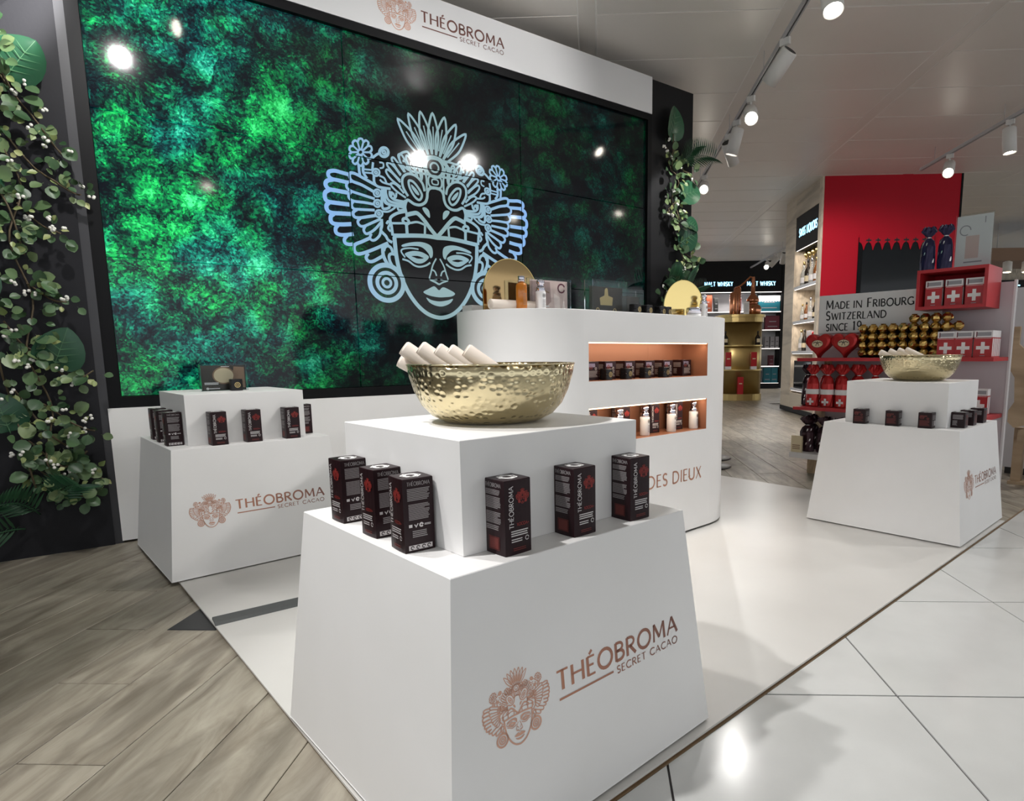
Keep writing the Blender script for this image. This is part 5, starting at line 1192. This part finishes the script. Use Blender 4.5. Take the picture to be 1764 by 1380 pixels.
for i, e in enumerate((9.28, 9.16, 9.04)):
    t = thing('gift_tin', 'red gift tin on the lower oak shelf, %s from the far end' % words[i], 'tin', E12(e, LE2+.13, .95), R45, 'red gift tins'); MB().lathe([(.05, 0), (.052, .004), (.052, .22), (.05, .224)], 20).build('tin_body', 'red_foil', t); MB().lathe([(.053, .2245), (.053, .27), (.05, .274)], 20).build('lid', 'red_foil', t)
t = thing('picture_screen', 'dark screen on the lowest oak shelf', 'screen', E12(9.90, LE2+.04, .385), R45+PI)
B('screen_frame', 0, .80, -.01, .02, 0, .42, 'black_frame', t); B('screen_glass', .02, .78, -.013, -.0105, .02, .40, 'dark_glass', t)
t = thing('gift_carton', 'grey gift carton on the lower oak shelf', 'carton', E12(9.50, LE2+.16, .95), R45); B('carton_body', -.09, .09, -.06, .06, 0, .30, 'grey_print', t, .004); B('carton_band', -.092, .092, -.062, .062, .10, .16, 'wine_print', t)
# window with scalloped red awning in the red front
wn = tag(empty('window_1', (*E12(LX0-.006, 0)[:2], 0), R45), kind='structure')
def QW(name, a, b, e2a, e2b, z0, z1, m): return B(name, a, b, -e2b, -e2a, z0, z1, m, wn)
QW('window_pane', -.004, -.001, 3.60, 4.52, 1.0, 2.47, 'dark_glass'); QW('window_frame', -.012, 0, 3.545, 3.60, 1.0, 2.47, 'black_frame'); QW('window_frame', -.012, 0, 4.52, 4.56, 1.0, 2.47, 'black_frame')
aw = thing('scalloped_valance', 'red scalloped valance over the dark window in the red wall', 'valance', E12(LX0-.02, 3.55, 2.47), R45-PI/2)
p = []; nS = 8; Wd = 1.0
top = [(0, .03), (Wd, .03)]; bot = []
for i in range(nS, 0, -1):
    x1, x0 = Wd*i/nS, Wd*(i-1)/nS; s = x1-x0
    bot += [(x1, -.06), (x1-s*.28, -.085), (x1-s*.5, -.17), (x0+s*.28, -.085), (x0+.002, -.06)]
poly = top+bot
tri = earclip(poly); nn = len(poly)
MB().add([(x, -.006, z) for x, z in poly]+[(x, .004, z) for x, z in poly], [t_ for t_ in tri]+[tuple(nn+i for i in reversed(t_)) for t_ in tri]+[(i, nn+i, nn+(i+1) % nn, (i+1) % nn) for i in range(nn)]).build('valance_board', 'red_wall', aw)
p = Print()
for i in range(1, nS): x = Wd*i/nS; p = Print(); p.rect(x-.035, x+.035, -.052, -.030); p.rect(x-.008, x+.008, -.075, -.012); p.build('cut_cross', 'print_dark', aw, .0065)

# ================================================================ GOLD ROUND BAR WITH COPPER STILL
GB = E12(12.95, 2.86); gbz = FZ
bar = thing('gold_bar', 'round gold bar cabinet with open shelves in front of the whisky wall', 'bar cabinet', (*GB[:2], gbz), R45+PI)
def gr_(r, z, n=36): return [(r*1.0*math.cos(2*PI*k/n), r*.75*math.sin(2*PI*k/n), z) for k in range(n)]
def ell(a, b, z, n=48, p=.62): return [(a*math.copysign(abs(math.cos(t))**p, math.cos(t)), b*math.copysign(abs(math.sin(t))**p, math.sin(t)), z) for t in [2*PI*k/n for k in range(n)]]
# local x points to the visitor (-e1), local y along e2 reversed
for z0, z1 in ((0, .11), (1.545, 1.64)): MB().loft([ell(.53, .44, z0), ell(.53, .44, z1)], smooth=False).build('rim_band', 'brushed_gold', bar)
MB().loft([ell(.56, .47, 1.6405), ell(.56, .47, 1.69)]).build('top_slab', 'brushed_gold', bar)
MB().loft([ell(.40, .425, .1105), ell(.40, .425, 1.5445)], smooth=True).build('core_panel', 'brushed_gold', bar)
for z in (1.085, .605, .115): MB().loft([ell(.52, .435, z-.012), ell(.52, .435, z+.012)]).build('shelf', 'brushed_gold', bar)
for s in (-1, 1): MB().tube([(.10, s*.425, .11), (.10, s*.425, 1.545)], .02, 10).build('post', 'brushed_gold', bar)
def onbar(e2off, z, fr=.47): 
    return (*E12(12.95-fr, 2.86+e2off)[:2], gbz+z)
for e, lab in ((-.36, 'dark bottle on the upper bar shelf, left one'), (.27, 'dark bottle on the upper bar shelf, right one')):
    t = thing('spirit_bottle', lab, 'bottle', onbar(e, 1.097), R45+PI, 'dark bottles on the gold bar'); MB().lathe([(.05, 0), (.055, .006), (.055, .14), (.03, .18), (.016, .20), (.016, .24)], 16).build('bottle_body', 'glass_dark', t); MB().lathe([(.018, .2405), (.018, .27)], 12).build('cap', 'lamp_dark', t); B('paper_label', .0545, .0555, -.03, .03, .05, .12, 'card_cream', t)
for e, z, lab, ft in ((-.30, .617, 'red carton on the middle bar shelf, left one', 1), (.20, .617, 'red carton on the middle bar shelf, right one', 1), (-.05, .127, 'red carton on the lowest bar shelf', 0)):
    t = thing('spirit_carton', lab, 'carton', onbar(e, z), R45+PI, 'red cartons on the gold bar'); B('carton_body', -.045, .045, -.055, .055, .06 if ft else 0, .34, 'red_carton', t)
    if ft: B('white_foot', -.046, .046, -.056, .056, 0, .06, 'carton_white', t)
    MB().add([(.0458, -.03, .20), (.0458, .03, .20), (.0458, .03, .22), (.0458, -.03, .22)], [(0, 1, 2, 3)]).build('printed_mark', 'card_cream', t)
st = thing('copper_still', 'small copper pot still standing on the gold bar', 'pot still', (*E12(12.85, 3.0)[:2], gbz+1.69), R45+PI)
MB().lathe([(.0, 0), (.13, 0), (.165, .03), (.17, .12), (.155, .18), (.10, .22), (.085, .25), (.12, .27), (.125, .31), (.09, .36), (.045, .42), (.04, .55), (.035, .68), (.03, .76)], 28, None, (0, .10, 0), caps=False).build('pot', 'copper_metal', st)
MB().tube([(0, .10, .74), (0, .04, .76), (0, -.06, .66), (0, -.16, .58), (0, -.25, .55)], .018, 10).build('swan_neck', 'copper_metal', st)
MB().lathe([(.075, 0), (.08, .01), (.08, .42), (.07, .44), (.02, .46)], 24, None, (.10, -.30, 0)).build('condenser', 'copper_metal', st); MB().lathe([(.07, 0), (.075, .01), (.075, .53), (.06, .56), (.02, .58)], 24, None, (-.06, -.20, 0)).build('condenser', 'copper_metal', st)
MB().lathe([(.012, .0), (.015, .02)], 10, None, (.17, .06, .17)).build('tap', 'satin_brass', st)
t = thing('label_stand', 'white card standing before the copper still', 'display card', (*E12(12.55, 2.91)[:2], gbz+1.69), R45-PI/2); B('white_card', -.055, .055, 0, .004, 0, .25, 'print_white', t); p = Print(); lines(p, -.04, .04, .05, .22, 7, 3, .3); p.build('card_text', 'grey_print', t, .0006)

# ================================================================ WHISKY WALL
ww = tag(empty('wall_whisky', (0, 0, FZ), R45), kind='structure')
def QQ(name, e1a, e1b, e2a, e2b, z0, z1, m, parent=ww): return B(name, e1a, e1b, -e2b, -e2a, z0-FZ, z1-FZ, m, parent)
WE = 16.6
QQ('black_header', WE, WE+.5, 0.5, 4.80, 2.50, ZW, 'black_wall'); QQ('back', WE+.45, WE+.5, .5, 4.80, 0, 2.5, 'whitegoods'); QQ('end_panel', WE-.02, WE+.5, 4.74, 4.80, 0, ZW, 'black_wall'); QQ('foot', WE, WE+.45, .5, 4.74, 0, .13, 'black_wall'); QQ('mid_panel', WE-.01, WE+.45, 2.62, 2.66, .13, 2.5, 'black_wall')
for z in (2.485,): QQ('light_strip', WE+.005, WE+.03, .5, 4.74, z, z+.022, 'strip_cool')
for z in (2.00, 1.53, 1.05, .585, .14): QQ('shelf', WE+.01, WE+.45, .5, 4.74, z-.03, z, 'whitegoods'); QQ('shelf_light', WE+.004, WE+.0098, .5, 4.74, z-.018, z-.002, 'strip_cool')
for e2, lab in ((2.75, 'glowing blue Malt Whisky lettering, left one on the black header'), (3.845, 'glowing blue Malt Whisky lettering, right one on the black header')):
    t = thing('shelf_sign', lab, 'sign', (*E12(WE-.004, e2)[:2], 0), R45-PI/2, 'whisky signs'); p = Print(); text(p, 'MALT WHISKY', 0, 2.655, .105, .19, .16, 0, .73); p.build('glowing_letters', 'sign_blue', t)
al = bpy.data.lights.new('whisky_glow', 'AREA'); al.shape = 'RECTANGLE'; al.size = 4.0; al.size_y = .05; al.energy = 45; al.color = (1, .95, .9)
ao = bpy.data.objects.new('whisky_glow', al); COL.objects.link(ao); ao.location = E12(WE-.05, 2.7, 2.46); ao.rotation_euler = (math.radians(-20), 0, R45-PI/2)
R = random.Random(21); cnt = 0
spec = [(2.00, 4.16, 4.72, .40, 'teal_print', 'white-topped teal framed picture on the top whisky shelf'), (1.53, 4.36, 4.72, .36, 'wine_print', 'wine red carton on the second whisky shelf'), (1.05, 4.36, 4.47, .30, 'grey_print', 'grey carton on the third whisky shelf, left one'), (1.05, 4.50, 4.61, .30, 'grey_print', 'grey carton on the third whisky shelf, middle one'), (1.05, 4.63, 4.72, .30, 'grey_print', 'grey carton on the third whisky shelf, right one'),
        (.585, 4.48, 4.60, .28, 'wine_print', 'dark carton on the fourth whisky shelf'), (.14, 4.36, 4.54, .40, 'teal_print', 'teal carton on the lowest whisky shelf, left one'), (.14, 4.55, 4.72, .40, 'teal_print', 'teal carton on the lowest whisky shelf, right one'),
        (2.00, 2.68, 2.96, .44, 'rust_print', 'rust red carton on the top whisky shelf behind the mirror'), (1.53, 2.70, 2.95, .30, 'card_skin', 'pale pink carton on the second whisky shelf'), (2.00, 3.02, 3.12, .36, 'lamp_dark', 'black carton on the top whisky shelf'), (2.00, 3.62, 3.72, .34, 'wine_print', 'small wine red carton on the top whisky shelf by the still')]
for z, a, b_, h, m, lab in spec:
    t = thing('shelf_carton', lab, 'carton', (*E12(WE+.02, a)[:2], z), R45-PI/2, 'cartons on the whisky shelves'); w = b_-a
    B('carton_body', 0, w, 0, .16, 0, h, m, t, .003); pr = Print(); pr.rect(w*.15, w*.85, h*.20, h*.25); pr.rect(w*.25, w*.75, h*.55, h*.60); pr.build('printed_lines', 'grey_print' if m != 'grey_print' else 'print_dark', t, .0006)
    if 'framed' in lab:
        B('black_surround', -.03, w+.03, .02, .06, -.0, h+.05, 'black_frame', t); pr = Print()
        top = [(0, h), (w, h)]; bot = []
        for i in range(8, 0, -1): x = w*i/8; bot += [(x, h*.66), (x-w/16, h*.60)]
        pr.fill(top+bot+[(0, h*.66)]); pr.build('scalloped_white', 'print_white', t, .0009)

# ================================================================ FAR RIGHT
cv = thing('hanging_canopy', 'brown hanging canopy with two spotlights at the right edge', 'canopy', (*E12(12.0, 7.18)[:2], 2.56), R45-PI/2)
B('canopy_board', 0, 1.6, 0, 1.2, 0, .23, 'card_brown', cv)
for x in (.12, .30, 1.2): MB().tube([(x, .3, .23), (x, .3, ZC-2.56+.02)], .006, 6).build('hanger', 'track_grey', cv)
for i, (x, zt) in enumerate(((.32, 1.0), (.66, 1.0))):
    t = thing('canopy_spotlight', 'glowing spotlight under the brown canopy, %s' % ['left one', 'right one'][i], 'spotlight', (*E12(11.95, 7.18+x-.02)[:2], 2.55), R45, 'canopy spotlights')
    MB().lathe([(.06, -.20), (.075, -.19), (.075, -.02), (.03, 0)], 20).build('housing', 'lamp_white', t); MB().lathe([(.058, -.207), (.058, -.2005)], 16).build('lens', 'lens_warm', t)
    ld = bpy.data.lights.new('canopy_beam', 'SPOT'); ld.energy = 60; ld.spot_size = 1.6; ld.color = (1, .85, .6); ld.shadow_soft_size = .05; lo = bpy.data.objects.new('canopy_beam', ld); COL.objects.link(lo); lo.parent = t; lo.location = (0, 0, -.22)
cw = tag(empty('wall_cognac', (0, 0, FZ), R45), kind='structure')
B('black_header', 16.6, 17.0, -14, -8.2, 2.28, 2.72, 'black_wall', cw); B('shelf_wall', 16.7, 17.0, -14, -8.2, 0, 2.28, 'whitegoods', cw); B('upper_wall', 16.8, 17.0, -14, -4.8, 2.72, ZW-FZ, 'oak_veneer', cw)
t = thing('shelf_sign', 'glowing blue Cognac lettering at the right edge', 'sign', (*E12(16.59, 10.12)[:2], 0), R45-PI/2, 'whisky signs'); p = Print(); text(p, 'COGNAC', 0, 2.46, .12, .24, .16, 0, .62); p.build('glowing_letters', 'sign_blue', t)
t = thing('round_hanging_sign', 'round red hanging sign with pale rim at the right edge', 'sign', (*E12(9.0, 5.99)[:2], 2.53), R45-PI/2)
o = MB().lathe([(.16, -.02), (.165, -.015), (.165, .015), (.16, .02)], 36).build('disc', 'carton_white', t, rot=(PI/2, 0, 0)); MB().lathe([(.14, .0205), (.14, .024)], 36).build('red_face', 'red_foil', t, rot=(PI/2, 0, 0)); MB().tube([(0, 0, .16), (0, 0, ZC-2.53)], .005, 6).build('hanger', 'track_grey', t)
# white shelf wall and bottle-shaped wooden stand
ws = thing('white_shelf_unit', 'white shelf unit behind the wooden bottle stand', 'shelf unit', (5.62, 1.20, FZ), 0)
B('side_panel', 0, .03, -1.0, .02, .05, 1.40, 'whitegoods', ws); B('back_panel', .03, 1.2, -.01, .02, .05, 1.40, 'carton_white', ws); B('kick_board', 0, .03, -.98, 0, 0, .05, 'lamp_dark', ws)
for z in (.5, .85, 1.2): B('shelf', .03, .5, -.9, -.01, z, z+.02, 'carton_white', ws)
bs_ = thing('wooden_bottle_stand', 'tall pale wooden stand cut like bottle shapes at the right edge', 'wooden stand', (5.18, 1.064, FZ), -PI/2)
def cutout(pts, y0, y1, nm, m):
    tri = earclip(pts); n = len(pts); MB().add([(x, y0, z) for x, z in pts]+[(x, y1, z) for x, z in pts], tri+[tuple(n+i for i in reversed(t_)) for t_ in tri]+[(i, n+i, n+(i+1) % n, (i+1) % n) for i in range(n)]).build(nm, m, bs_)
cutout([(-.08, 1.10), (-.02, 1.10), (-.02, .98), (.01, .95), (.05, .95), (.05, .56), (.07, .50), (.05, .42), (-.01, .40), (-.05, .44), (-.05, .52), (-.02, .58), (-.03, .75), (-.07, .82), (-.08, .90)], 0, .03, 'bottle_cutout', 'pale_wood')
cutout([(.055, .96), (.16, .96), (.16, .30), (.02, .30), (.02, .385), (.075, .41), (.09, .50), (.055, .60)], -.02, .01, 'bottle_cutout', 'pale_wood')
B('foot_post', -.01, .05, .03, .09, 0, .40, 'pale_wood', bs_); B('foot_post', .09, .15, .011, .06, 0, .30, 'pale_wood', bs_); B('foot_board', -.02, .16, .0, .12, 0, .02, 'pale_wood', bs_)
